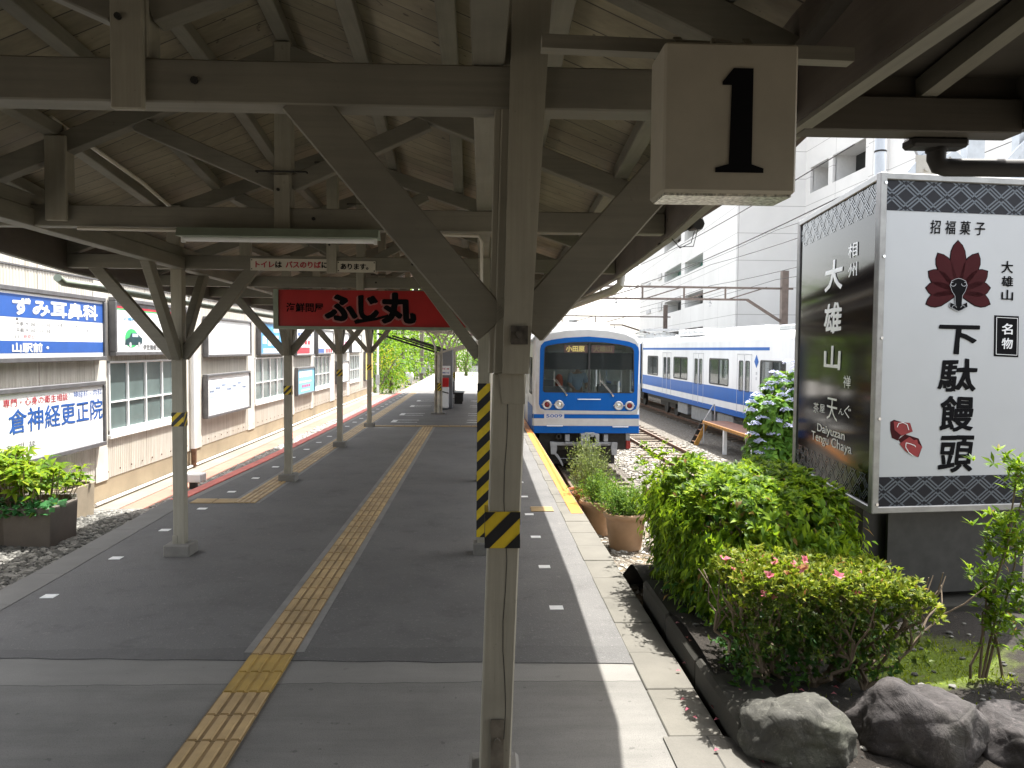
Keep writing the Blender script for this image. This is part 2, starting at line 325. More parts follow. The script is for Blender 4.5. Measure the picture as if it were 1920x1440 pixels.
CREAM = (.215, .202, .162)
M = dict(
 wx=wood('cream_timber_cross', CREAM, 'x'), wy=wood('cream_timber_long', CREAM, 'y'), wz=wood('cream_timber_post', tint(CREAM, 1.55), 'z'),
 boards=boards('roof_lining_boards', (.31, .272, .19)), fascia=wood('brown_fascia', (.125, .105, .088), 'y'), dwood=wood('dark_timber', (.08, .07, .055), 'x'),
 sheet=plain('brown_tile_roof', (.075, .042, .034), .6, 0, .3, 5), asphalt=asphalt(),
 conc=slab(), concs=concrete('platform_concrete', (.175, .17, .158)), curb=concrete('curb_concrete', (.138, .13, .109), .35, 2, .3), pave=concrete('paver_concrete', (.13, .123, .106), .45, 2, .3, (.62, .62)),
 base=concrete('stained_foundation', (.34, .275, .18), .8, 1.1, .3), plinth=concrete('plinth_concrete', (.22, .21, .19), .5, 5, .4), gutterc=concrete('gutter_concrete', (.23, .205, .165), .5, .8),
 pink=concrete('faded_red_concrete', (.33, .165, .12), .4, 1.0), planter=concrete('planter_concrete', (.12, .103, .088), .4, 3, .3), stonedark=concrete('dark_curb_stone', (.028, .026, .019), .5, 3, .6),
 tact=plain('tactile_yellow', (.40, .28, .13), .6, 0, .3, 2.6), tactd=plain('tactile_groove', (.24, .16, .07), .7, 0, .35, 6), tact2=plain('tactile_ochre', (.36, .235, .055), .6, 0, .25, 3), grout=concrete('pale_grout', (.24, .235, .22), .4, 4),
 white=plain('white_paint', (.78, .78, .76), .5, 0, .05), linew=plain('worn_white_line', (.62, .62, .60), .7, 0, .3, 14), red=plain('red_edge_paint', (.66, .15, .11), .65, 0, .25, 3), orange=plain('orange_edge_paint', (.62, .21, .02), .6, 0, .15, 3),
 ballast=ballast('track_ballast', ((.10, .085, .065), (.165, .145, .118), (.25, .23, .20)), 19), gravelw=ballast('pale_gravel', ((.13, .125, .115), (.23, .22, .205), (.36, .35, .33)), 15), gravelg=ballast('grey_pebbles', ((.10, .10, .09), (.2, .195, .18), (.34, .33, .30)), 13),
 dirt=ballast('gravelly_soil', ((.09, .07, .045), (.16, .13, .095), (.27, .25, .21)), 24, (.2, .15, .09), .6),
 rust=plain('rusty_steel', (.16, .085, .05), .75, .2, .4, 9), railtop=plain('polished_rail', (.42, .33, .27), .35, .7, .2, 5), sleeper=concrete('sleeper', (.20, .16, .12), .5, 4),
 yel=plain('hazard_yellow', (.62, .45, .02), .5, 0, .2, 8), blk=plain('black_paint', (.012, .012, .013), .45, 0, .2), ink=plain('ink_black', (.006, .006, .007), .7, 0, .1, 6, .08), plate=plain('weathered_iron_plate', (.085, .075, .062), .75, .2, .45, 40), iron=plain('dark_iron', (.03, .028, .026), .6, .4, .3),
 steel=plain('grey_steel', (.42, .43, .44), .45, .5, .15), alu=plain('aluminium_frame', (.31, .31, .30), .4, .6, .15, 12), fgrey=plain('grey_sign_frame', (.13, .13, .135), .45, .3, .2), galv=plain('galvanised', (.50, .53, .56), .4, .5, .12),
 rblue=plain('sign_blue', (.03, .10, .36), .4, 0, .08), txtblue=plain('lettering_blue', (.02, .09, .33), .5), txtred=plain('lettering_red', (.45, .03, .05), .5), txtpink=plain('lettering_pink', (.48, .10, .22), .5), signw=plain('sign_white', (.82, .83, .83), .35, 0, .04, 3), pale=plain('pale_blue_print', (.45, .55, .74), .5), skyb=plain('sign_sky_blue', (.09, .34, .66), .4), lblue=plain('sign_light_blue', (.18, .5, .72), .4), green=plain('sign_green', (.05, .42, .14), .5), lampred=plain('dull_lamp_red', (.28, .02, .015), .5), redsign=plain('sign_red', (.42, .016, .016), .4, 0, .1, 3), sfg=plain('pale_green_metal', (.28, .33, .26), .5, .2, .15), yelsign=plain('sign_yellow', (.75, .6, .12), .5), greyp=plain('grey_print', (.45, .46, .48), .5), bed=plain('warm_white_plastic', (.60, .565, .48), .4, 0, .06, 8), maroon=plain('maroon_print', (.05, .006, .008), .6, 0, .1, 6, .12), crimson=plain('crimson_print', (.26, .015, .02), .35), indigo=plain('indigo_band', (.014, .015, .020), .4, 0, .1, 6, .2), slate=plain('slate_pattern', (.10, .118, .14), .3), gloss=plain('glossy_black_panel', (.008, .006, .006), .07, 0, .1, 3, .18), pblu=plain('panel_blue_white', (.49, .51, .52), .3, 0, .03, 2), slate2=plain('slate_pattern_dim', (.10, .115, .135), .15),
 tblue=trainpaint('train_blue', (.007, .105, .40)), twhite=trainpaint('train_white', (.74, .75, .75)), tsilver=plain('train_silver', (.52, .52, .52), .3, .35, .06), troof=plain('train_roof', (.62, .63, .63), .5, 0, .1, 2), under=plain('under_frame', (.035, .033, .03), .7, .1, .4), ugrey=plain('under_grey', (.30, .31, .32), .55, .3, .2), rubber=plain('rubber', (.02, .02, .02), .6), wind=glass('cab_glass', (.03, .035, .035), .86), wing=glass('window_glass', (.05, .055, .055), .62), dkglass=plain('dark_glass', (.022, .03, .029), .08, 0, .2, 1.5, .8), frost=plain('frosted_pane', (.12, .16, .155), .25, 0, .25, .9), dark_pane=plain('dark_window_void', (.012, .014, .014), .3, 0, .2, 1, .2), teal=plain('teal_glass', (.05, .30, .25), .1, 0, .1, 1), lens=plain('lamp_lens', (.62, .62, .58), .12, .6, .2, 30), rlens=plain('red_lens', (.16, .008, .01), .15), chrome=plain('chrome', (.7, .7, .7), .15, .9, .05), amber=plain('sign_amber_text', (.75, .62, .2), .5), cabin=plain('cab_interior', (.72, .72, .66), .7, 0, .15, 3), orangebag=plain('red_orange_plastic', (.6, .10, .03), .5),
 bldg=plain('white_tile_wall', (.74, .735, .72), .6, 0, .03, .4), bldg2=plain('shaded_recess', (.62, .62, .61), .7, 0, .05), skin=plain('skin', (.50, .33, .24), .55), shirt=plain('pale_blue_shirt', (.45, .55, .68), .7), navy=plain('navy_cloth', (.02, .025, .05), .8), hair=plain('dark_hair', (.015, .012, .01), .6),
 pot=plain('terracotta_plastic', (.40, .25, .145), .5, 0, .12, 7), potd=plain('orange_terracotta', (.50, .17, .06), .5, 0, .15, 7), soil=concrete('potting_soil', (.07, .05, .03), .4, 12, .8), bark=wood('bark', (.13, .10, .07), 'z'), twig=plain('twig', (.16, .12, .08), .8),
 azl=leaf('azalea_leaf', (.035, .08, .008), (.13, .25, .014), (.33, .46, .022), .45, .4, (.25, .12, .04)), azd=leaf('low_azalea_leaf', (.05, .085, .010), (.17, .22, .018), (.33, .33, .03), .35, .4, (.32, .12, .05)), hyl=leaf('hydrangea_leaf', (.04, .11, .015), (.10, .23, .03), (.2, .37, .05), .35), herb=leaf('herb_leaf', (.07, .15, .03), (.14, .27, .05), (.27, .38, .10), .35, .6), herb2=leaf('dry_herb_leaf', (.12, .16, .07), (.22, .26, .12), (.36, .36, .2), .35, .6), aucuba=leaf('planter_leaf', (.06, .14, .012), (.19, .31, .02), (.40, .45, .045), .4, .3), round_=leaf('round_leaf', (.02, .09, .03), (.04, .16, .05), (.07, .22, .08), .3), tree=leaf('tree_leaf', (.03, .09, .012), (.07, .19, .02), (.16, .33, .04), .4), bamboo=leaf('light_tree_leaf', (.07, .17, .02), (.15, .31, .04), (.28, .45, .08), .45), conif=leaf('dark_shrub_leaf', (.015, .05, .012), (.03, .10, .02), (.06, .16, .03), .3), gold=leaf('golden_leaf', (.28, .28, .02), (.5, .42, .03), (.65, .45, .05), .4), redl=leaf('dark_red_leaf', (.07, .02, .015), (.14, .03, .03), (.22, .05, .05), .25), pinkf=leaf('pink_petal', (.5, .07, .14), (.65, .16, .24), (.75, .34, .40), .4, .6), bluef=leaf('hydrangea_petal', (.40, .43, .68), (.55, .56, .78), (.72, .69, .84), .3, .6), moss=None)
t = NT('mossy_soil'); f = t.noise(1.7, 6, .65); fi = t.noise(60, 4, .7)
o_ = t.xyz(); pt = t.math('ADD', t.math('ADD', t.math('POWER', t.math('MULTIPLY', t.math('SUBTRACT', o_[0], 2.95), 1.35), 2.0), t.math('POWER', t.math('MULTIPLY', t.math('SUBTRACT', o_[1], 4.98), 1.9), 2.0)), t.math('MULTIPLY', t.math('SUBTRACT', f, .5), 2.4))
a = t.ramp(pt, [(.05, (.13, .19, .012)), (.35, (.075, .095, .012)), (.62, (.020, .015, .010))])  # sunlit moss patch and shaded soil around it are put into the colour
a = t.mix(.6, a, t.ramp(fi, [(.3, .35), (.7, 1.0)]), 'MULTIPLY'); a = t.mix(t.ramp(t.noise(22, 3, .6), [(.66, 0.0), (.72, .7)]), a, (.11, .085, .055))
t.set(Base_Color=a, Roughness=.95); t.bump(fi, .8, .02); M['moss'] = t.m
M['bwall'] = M['bldg']; M['cor'] = corrugated(); M['rock'] = rock('garden_rock', (.055, .054, .045)); M['rock2'] = rock('mauve_rock', (.036, .031, .030))
# ---------------------------------------------------------------- the setting: platform, ground, tracks
def lerp(a, b, t): return a + (b-a)*max(0, min(1, t))
def interp(tab, y):
    for (y0, v0), (y1, v1) in zip(tab, tab[1:]):
        if y <= y1: return lerp(v0, v1, (y-y0)/(y1-y0))
    return tab[-1][1]
LE = [(-3, -4.0), (6.9, -4.08), (11, -4.24), (15, -4.1), (22, -4.0), (40, -3.9)]      # left platform edge
def gz(x, y):
    if x < -1: return lerp(lerp(-.45, -.6, (y-11.8)/1.2), -1.0, (y-46)/8)
    return lerp(-.42, -1.3, (y-11.2)/4.2)
ys = [-3, 6.9, 11, 15, 22, 40]
mb = MB(); outl = [(1.33, -3), (1.33, 40)] + [(interp(LE, y), y) for y in reversed(ys)]
mb.prism(outl, (0, 0, -.006), (1, 0, 0), (0, 1, 0), -1.5)
mb.build('platform', M['conc'], kind='structure')
mb = MB(); a = [(-3.9, 5.43)]
for k in range(30): a.append((-3.9+5.0*k/29+.0, 5.42+.006*sin(k*1.7)+.005*sin(k*4.1)-.007*k))
a += [(1.06, 40)] + [(interp(LE, y)+.28, y) for y in (40, 22, 15, 11, 6.9)]
mb.prism(a, (0, 0, 0), (1, 0, 0), (0, 1, 0), -.004); mb.build('asphalt_paving', M['asphalt'], kind='structure')
# curbs along both edges
mb = MB(); y = 4.2; k = 0
while y < 39.5:
    mb.box(1.035+.008*sin(k*3.1), 1.335, y+.004, y+.596, -.12, .006+.003*sin(k*2.3)); y += .6; k += 1
mb.build('platform_curb', M['curb'], kind='structure', bevel=.006)
mb = MB(); y = 2.0
while y < 11:
    x0 = interp(LE, y); x1 = interp(LE, y+.9); mb.prism([(x0-.01, y), (x0+.29, y), (x1+.29, y+.893), (x1-.01, y+.893)], (0, 0, .005), (1, 0, 0), (0, 1, 0), -.1); y += .9
mb.build('side_curb', M['concs'], kind='structure')
mb = MB()
for i in range(len(ys)-3):
    y0, y1 = ys[i+2], ys[i+3]
    mb.prism([(interp(LE, y0)-.01, y0), (interp(LE, y0)+.16, y0), (interp(LE, y1)+.16, y1), (interp(LE, y1)-.01, y1)], (0, 0, .008), (1, 0, 0), (0, 1, 0), -.3)
mb.build('red_edge_line', M['red'], kind='structure')
mb = MB().box(1.165, 1.318, 10.05, 39.5, .0, .012); mb.build('orange_edge_line', M['orange'], kind='structure')
mb = MB(); mb.prism([(1.0, -3), (6, -3), (6, 3.2), (3.1, 3.62), (2.2, 3.75), (1.62, 3.92), (1.34, 4.2), (1.0, 4.2)], (0, 0, .004), (1, 0, 0), (0, 1, 0), -.3)
mb.build('forecourt_paving', M['pave'], kind='structure')
# tactile paving: raised bars on tiles
def tactile(x0, x1, y0, y1, along='y', name='tactile_paving', grout=0, ochre=(0, 0)):
    mb = MB(); b = .008
    if grout: mb.box(x0-grout, x1+grout, max(y0, 5.45), y1, -.001, .003, 2)
    if along == 'y':
        y = y0
        while y < y1-.1:
            mi = 1 if ochre[0] <= y+.1 < ochre[1] else 0
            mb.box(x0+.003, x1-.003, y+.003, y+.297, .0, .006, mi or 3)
            wd = x1-x0
            for k in range(4):
                c = x0 + wd*(k+.5)/4; mb.prism([(-.027, 0), (.027, 0), (.020, b), (-.020, b)], (c, y+.012, .006), (1, 0, 0), (0, 0, 1), -.275, mi)
            y += .3
    else:
        x = x0
        while x < x1-.1:
            mb.box(x+.003, x+.297, y0+.003, y1-.003, .0, .006, 3)
            for k in range(4):
                c = y0+(y1-y0)*(k+.5)/4; mb.box(x+.012, x+.287, c-.024, c+.024, .006, .012)
            x += .3
    mb.build(name, [M['tact'], M['tact2'], M['grout'], M['tactd']], kind='structure')
tactile(-1.56, -1.26, .6, 21.3, grout=.055, ochre=(4.7, 5.3))
tactile(-3.32, -3.02, 10.75, 38, grout=.05)
tactile(-3.9, -3.35, 10.75, 11.05, 'x')
tactile(-2.95, 1.05, 21.35, 21.65, 'x')
tactile(.66, 1.02, 10.2, 10.5, 'x')
# white marks
mb = MB()
for k in range(26):
    y = 6.37+1.22*k
    if k < 22: mb.box(.57, .68, y-.05, y+.05, .0, .004)
    y = 6.73+1.22*k; x = -3.6 if y < 12 else -3.6+.004*(y-12); mb.box(x-.055, x+.055, y-.05, y+.05, .0, .004)
mb.build('white_edge_marks', M['white'], kind='structure')
mb = MB()
for x, s in ((-2.55, 1), (.35, -1)):
    for y in (22.6, 25.0, 28.6, 31.6):
        mb.box(x, x+s*.14, y, y+.75, .0, .005); mb.box(x+s*.14, x+s*.75, y, y+.06, .0, .005); mb.box(x+s*.14, x+s*.75, y+.69, y+.75, .0, .005)
mb.build('queue_line_marks', M['linew'], kind='structure')
# ground sheet to the horizon
xs = [-900, -200, -60, -25, -12, -8, -6.4, -5, -4.5, -3.5, 0, 1.2, 1.8, 2.5, 3.5, 5, 8, 12, 18, 30, 80, 300, 900]
yy = [-300, -60, -10, 0, 5, 9, 11, 11.8, 12.4, 13, 14, 15.4, 16, 20, 30, 46, 50, 54, 60, 80, 120, 250, 600, 1500]
vs = [(x, y, gz(x, y)) for y in yy for x in xs]; n = len(xs)
fs = [(j*n+i, j*n+i+1, (j+1)*n+i+1, (j+1)*n+i) for j in range(len(yy)-1) for i in range(n-1)]
MB().add(vs, fs).build('ground', M['ballast'], kind='structure', recalc=False)
mb = MB()
for x0, x1, y0, y1, m in ((-6.4, -3.9, 13, 46, 0), (-5.95, -5.5, 13, 46, 1), (-6.45, -5.95, 13, 47.6, 2)):
    h = .008*(1+m); mb.quad((x0, y0, -.6+h), (x1, y0, -.6+h), (x1, y1, -.6+h), (x0, y1, -.6+h), m)
mb.build('trackside_strip', [M['gravelw'], M['pink'], M['gutterc']], kind='structure')
mb = MB().quad((-6.45, -3, -.44), (-3.9, -3, -.44), (-3.9, 11.8, -.44), (-6.45, 11.8, -.44)); mb.quad((-6.45, 11.8, -.44), (-3.9, 11.8, -.44), (-3.9, 13.3, -.585), (-6.45, 13.3, -.585))
mb.build('pebble_bed', M['gravelg'], kind='structure')
mb = MB().quad((1.3, 7.0, -.41), (4.6, 7.0, -.41), (4.6, 11.2, -.41), (1.3, 11.2, -.41)); mb.quad((1.3, 11.2, -.41), (4.6, 11.2, -.41), (3.2, 12.6, -.70), (1.3, 12.6, -.70))
mb.build('gravelly_soil', M['dirt'], kind='structure')
# loose stones (nobody could count them)
def stones(name, n, x0, x1, y0, y1, z, s0, s1, mat, dens=None, kind='stuff'):
    base = bmesh.new(); bmesh.ops.create_icosphere(base, subdivisions=1, radius=1); bv = np.array([v.co[:] for v in base.verts]); bf = np.array([[v.index for v in f.verts] for f in base.faces]); base.free()
    V = []; Fc = []
    for i in range(n):
        x, y = NR.uniform(x0, x1), NR.uniform(y0, y1)
        if dens and not dens(x, y): continue
        s = NR.uniform(s0, s1); sc = s*np.array([NR.uniform(.8, 1.4), NR.uniform(.8, 1.3), NR.uniform(.5, .8)])
        jit = bv*(1+NR.uniform(-.22, .22, (len(bv), 1))); a = NR.uniform(0, 6.28); c, q = math.cos(a), math.sin(a)
        p = jit*sc; p = np.stack([p[:, 0]*c-p[:, 1]*q, p[:, 0]*q+p[:, 1]*c, p[:, 2]], 1) + [x, y, (z(x, y) if callable(z) else z)+s*.25]
        Fc.append(bf + len(V)*len(bv)); V.append(p)
    V = np.concatenate(V); Fc = np.concatenate(Fc)
    me = bpy.data.meshes.new(name); me.from_pydata(V.tolist(), [], Fc.tolist()); me.materials.append(mat)
    o = bpy.data.objects.new(name, me); COL.objects.link(o); return reg(o, kind=kind)
def stonemat(name, lo, mid, hi):
    t = NT(name); r = t.n('NewGeometry').outputs['Random Per Island']; f = t.noise(40, 4, .7)
    t.set(Base_Color=t.mix(.5, t.ramp(r, [(0, lo), (.5, mid), (1, hi)]), t.ramp(f, [(.3, .55), (.7, 1.0)]), 'MULTIPLY'), Roughness=.9); return t.m
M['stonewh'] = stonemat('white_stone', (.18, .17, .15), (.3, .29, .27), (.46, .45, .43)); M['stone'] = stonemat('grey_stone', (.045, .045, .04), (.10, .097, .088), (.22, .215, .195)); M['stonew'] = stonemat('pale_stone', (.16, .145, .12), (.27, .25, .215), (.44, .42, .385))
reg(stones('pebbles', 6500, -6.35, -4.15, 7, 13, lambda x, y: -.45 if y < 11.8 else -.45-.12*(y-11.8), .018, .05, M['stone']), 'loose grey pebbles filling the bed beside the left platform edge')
reg(stones('track_gravel', 5200, -5.5, -4.2, 13, 30, -.6, .025, .05, M['stonewh']), 'white gravel strip between the red edge and the shed')
reg(stones('soil_gravel', 5200, 1.36, 4.4, 7.2, 17, gz, .012, .042, M['stonew'], lambda x, y: not (x > 3.4 and y < 8)), 'pale gravel scattered around the flower pots at the track end')
reg(stones('ballast_stones', 5500, 4.0, 7.6, 17, 29, gz, .025, .055, M['stonew']), 'pale ballast stones between the rails of the second track')
def track(cx, y0, y1, zt=-1.15, pts=None):
    mb = MB()
    P = pts or [(cx, y0), (cx, y1)]
    for s in (-.555, .555):
        for (xa, ya), (xb, yb) in zip(P, P[1:]):
            for wd, h, z, mi in ((.12, .02, -.13, 0), (.02, .09, -.075, 0), (.066, .036, -.02, 0), (.05, .004, .0, 1)):
                mb.bar((xa+s, ya, zt+z), (xb+s, yb, zt+z), wd, h, mi=mi)
    o = mb.build('railway_track', [M['rust'], M['railtop']], kind='structure')
    mb = MB(); y = y0
    while not pts and y < min(y1, 60): mb.box(cx-1.02, cx+1.02, y, y+.2, zt-.25, zt-.10+.012*sin(y*7)); y += .66
    if mb.v: mb.build('sleepers', M['sleeper'], o)
track(2.74, 13.2, 130); track(6.12, 16, 130); track(10.4, 14, 130)
track(0, 0, 0, -.83, [(-13, 52), (-10.9, 62), (-8.9, 77), (-6.3, 104), (-3.6, 135)])
# ---------------------------------------------------------------- the wooden platform canopy
FR = [2.65, 5.35, 8.12, 10.4, 12.6, 14.8, 16.95, 19.1, 21.2]
def rx(y): return -1.11-.07*(min(y, 9)-2.65)
def xr(y): return interp([(-2, 1.0), (2.6, 1.03), (4.1, 1.13), (5.2, 1.22), (8.2, 1.37), (11, 1.42), (23, 1.42)], y)
def xl(y): return interp([(-2, -3.3), (5, -3.45), (6.4, -3.77), (7.9, -4.09), (9.3, -4.2), (23, -4.2)], y)
RZ, EZ = 3.96, 2.99                      # underside of the principal rafters at ridge and eave
def rz(x, y):
    r = rx(y); return lerp(RZ, EZ, (x-r)/(xr(y)-r)) if x > r else lerp(RZ, EZ, (r-x)/(r-xl(y)))
can = thing('platform_canopy', 'long cream painted timber canopy with open trusses and posts over the platform', 'canopy', (0, 0, 0))
PX = {2.65: .067, 8.12: .03, 12.6: .03, 16.95: .03, 21.2: .03}
LX = {2.65: -2.95, 8.12: -3.03, 12.6: -3.02, 16.95: -2.98, 21.2: -2.95}
P = lambda mb, name, mat, **k: mb.build(name, mat, can, bevel=k.pop('bevel', .005), **k)
for i, y in enumerate(FR):
    r, a, b = rx(y), xl(y), xr(y); yh = .06
    P(MB().box(a, b-.01, y-.055, y+.055, 2.872, 3.008), 'tie_beam', M['wx'])
    for x0 in (a, b):
        P(MB().bar((x0, y, EZ+.065), (r+(.03 if x0 < r else -.03), y, RZ+.06), .095, .13, (0, 0, 1)), 'rafter', M['wx'])
    P(MB().box(r-.055, r+.055, y-.05, y+.05, 3.01, RZ+.12).box(r-.05, r+.05, y-.085, y-.058, 2.84, 3.22), 'king_post', M['wz'])
    for s in (-1, 1):
        xx = r+s*.94; P(MB().bar((r+s*.05, y, 3.17), (xx, y, rz(xx, y)-.01), .085, .1), 'strut', M['wx'])
    xv = LX.get(y, -2.72 if y < 6 else -3.0)
    if y > 3:
        P(MB().box(xv-.055, xv+.045, y-.05-.02, y+.05, 3.09, rz(xv, y)+.1).box(xv-.075, xv+.06, y-.10, y-.072, 2.90, rz(xv, y)+.1), 'queen_post', M['wz'])
    for z in (3.235, RZ-.03):
        mb = MB(); mb.tube([(r-.16, y-.095, z), (r+.16, y-.095, z)], .006, 6); mb.tube([(r-.16, y-.095, z), (r-.16, y-.06, z)], .006, 6); mb.tube([(r+.16, y-.095, z), (r+.16, y-.06, z)], .006, 6); P(mb, 'iron_clamp', M['iron'], bevel=0)
    mb = MB(); mb.lathe([(0, -.10), (.010, -.10), (.010, -.085)], (r-.02, y, 3.12), 8, axis='y'); P(mb, 'bolt', M['iron'], bevel=0); mb = MB(); mb.lathe([(0, -.065), (.012, -.065), (.012, -.05)], (r+.2 if i != 2 else r+.8, y, 2.94), 8, axis='y')
    P(mb, 'bolt', M['iron'], bevel=0)
# posts
def hazard(mb, x0, x1, y0, y1, z0, z1, pitch=.11, e=.004, slope=1):
    "a yellow sleeve with black slanting bands; material 0 yellow, 1 black"
    mb.box(x0-e, x1+e, y0-e, y1+e, z0, z1, 0)
    def face(o, X, wd):
        h = z1-z0; k = -wd
        while k < h:
            pl = clip([(0, k), (wd, k+slope*wd), (wd, k+slope*wd+pitch*.5), (0, k+pitch*.5)], 0, wd, 0, h)
            if len(pl) > 2: mb.prism(pl, o, X, (0, 0, 1), .0015, 1)
            k += pitch
    face((x0-e, y0-e, z0), (1, 0, 0), x1-x0+2*e); face((x1+e, y0-e, z0), (0, 1, 0), y1-y0+2*e); face((x0-e, y1+e, z0), (0, -1, 0), y1-y0+2*e)
def clip(poly, x0, x1, y0, y1):
    for ax, v, s in ((0, x0, 1), (0, x1, -1), (1, y0, 1), (1, y1, -1)):
        out = []
        for i in range(len(poly)):
            p, q = poly[i-1], poly[i]; a, b = s*(p[ax]-v), s*(q[ax]-v)
            if (a >= 0) != (b >= 0): t = a/(a-b); out.append((p[0]+(q[0]-p[0])*t, p[1]+(q[1]-p[1])*t))
            if b >= 0: out.append(q)
        poly = out
        if not poly: return []
    return poly
def brace(x, y, z, dx, dy, zt=2.875, h=.115):
    P(MB().bar((x, y, z), (x+dx, y+dy, zt+.03), .08, h), 'knee_brace', M['wx'])
# the near post: splinted, leaning a little
y = 2.65
near = MB()
def taper(mb, x0, x1, z0, z1, w0, w1, y0, y1, mi=0):
    mb.add([(x0-w0/2, y0, z0), (x0+w0/2, y0, z0), (x0+w0/2, y1, z0), (x0-w0/2, y1, z0), (x1-w1/2, y0, z1), (x1+w1/2, y0, z1), (x1+w1/2, y1, z1), (x1-w1/2, y1, z1)],
           [(0,3,2,1),(4,5,6,7),(0,1,5,4),(1,2,6,5),(2,3,7,6),(3,0,4,7)], mi)
taper(near, .054, .094, .66, 2.02, .104, .108, y-.05, y+.06)
taper(near, .094, .16, 2.02, 3.6, .108, .165, y-.05, y+.06)
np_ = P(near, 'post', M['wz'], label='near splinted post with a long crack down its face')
mb = MB(); taper(mb, .112, .155, 2.02, 3.24, .085, .125, y-.085, y-.052); taper(mb, .108, .10, 1.92, 2.02, .075, .085, y-.053, y-.052)
P(mb, 'splint', M['wz'], bevel=.008)
mb = MB(); taper(mb, .034, .062, 2.02, 3.5, .018, .026, y-.045, y+.05); P(mb, 'edge_strip', M['wz'], bevel=.003)
MB().box(.096, .150, y-.094, y-.086, 2.115, 2.175).lathe([(.0, -.012), (.012, -.012), (.012, 0)], (.122, y-.094, 2.147), 8, axis='y').build('bolt_plate', M['plate'], np_)
mb = MB(); hazard(mb, .02, .128, y-.053, y+.063, 1.445, 1.565, .1, .003); mb.build('hazard_tape', [M['yel'], M['blk']], np_)
mb = MB(); pz = [(.082+.006*sin(k*1.3), 2.0-.1*k) for k in range(13)]
for (xa, za), (xb, zb) in zip(pz, pz[1:]): mb.quad((xa, y-.0512, za), (xa+.0022, y-.0512, za), (xb+.0022, y-.0512, zb), (xb, y-.0512, zb))
mb.build('crack', M['blk'], np_)
MB().box(.04, .083, y-.060, y-.051, .62, .87).lathe([(0, -.012), (.01, -.012), (.01, 0)], (.062, y-.06, .80), 8, axis='y').build('iron_strap', plain('old_strap', (.16, .14, .11), .7, .3, .4, 20), np_)
MB().box(-.035, .14, y-.09, y+.11, -.01, .68).build('plinth', M['plinth'], np_, bevel=.012)
brace(.04, y-.01, 2.17, -.63, 0, h=.135); brace(.15, y-.01, 2.17, .64, 0, h=.135)
for yk in FR:
    if yk in PX and yk > 3:
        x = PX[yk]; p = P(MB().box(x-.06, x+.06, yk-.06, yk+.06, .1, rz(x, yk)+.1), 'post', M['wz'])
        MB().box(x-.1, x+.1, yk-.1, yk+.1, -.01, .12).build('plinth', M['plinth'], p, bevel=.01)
        mb = MB(); hazard(mb, x-.06, x+.06, yk-.06, yk+.06, .18, 1.75 if yk < 10 else 1.5, .2, .005); mb.build('hazard_sleeve', [M['yel'], M['blk']], p)
        brace(x-.05, yk, 2.02, -.66, 0); brace(x+.05, yk, 2.02, .66, 0)
    if yk in LX:
        x = LX[yk]; tt = {8.12: 1.30, 12.6: 1.36, 16.95: 1.5, 21.2: 1.52}.get(yk, 1.3)
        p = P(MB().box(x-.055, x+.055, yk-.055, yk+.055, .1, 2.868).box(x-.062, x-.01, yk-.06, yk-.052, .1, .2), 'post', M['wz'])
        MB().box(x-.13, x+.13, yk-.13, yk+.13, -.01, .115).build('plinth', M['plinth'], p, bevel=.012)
        mb = MB(); hazard(mb, x-.055, x+.055, yk-.055, yk+.055, tt, tt+.14, .1, .003); mb.build('hazard_tape', [M['yel'], M['blk']], p)
        for dx, dy in ((.72, 0), (-.78, 0), (0, -.72), (0, .72)): brace(x+.04*(dx > 0)-.04*(dx < 0), yk+.04*(dy > 0)-.04*(dy < 0), 2.0, dx, dy)
# plates along the posts, purlins, lining boards, covering, fascia
mb = MB(); mb2 = MB()
pts = [(-2.85, -1), (-2.92, 4), (-3.0, 8.1), (-3.02, 14), (-2.97, 22)]
for (xa, ya), (xb, yb) in zip(pts, pts[1:]):
    mb.bar((xa, ya, 2.925), (xb, yb, 2.925), .12, .115); mb2.bar((xa-.01, ya, 3.035), (xb-.01, yb, 3.035), .09, .095)
P(mb, 'wall_plate', M['wy']); P(mb2, 'wall_plate', M['wy'])
P(MB().box(-.035, .07, -1, 22, 3.01, 3.1), 'wall_plate', M['wy'])
for side in (-1, 1):
    for q in ([0] if side == -1 else [])+[.21, .44, .66, .88]:
        mb = MB()
        for ya, yb in zip([-1.5]+FR, FR+[22.2]):
            E = []
            for yy_ in (ya, yb):
                e = xl(yy_) if side < 0 else xr(yy_); x = rx(yy_)+(e-rx(yy_))*q; E.append((x, yy_, rz(x, yy_)+.13+.042))
            mb.bar(E[0], E[1], .092, .085)
        P(mb, 'purlin', M['wy'])
ysr = [-1.5, .5, 2.66, 3.0, 4.2, 5.35]+FR[2:]+[22.2]
def ovh(y): return interp([(2.66, 1), (3.0, 9), (4.2, 9.6), (5.35, 10.5), (8, 9), (11, 8), (23, 8)], y)

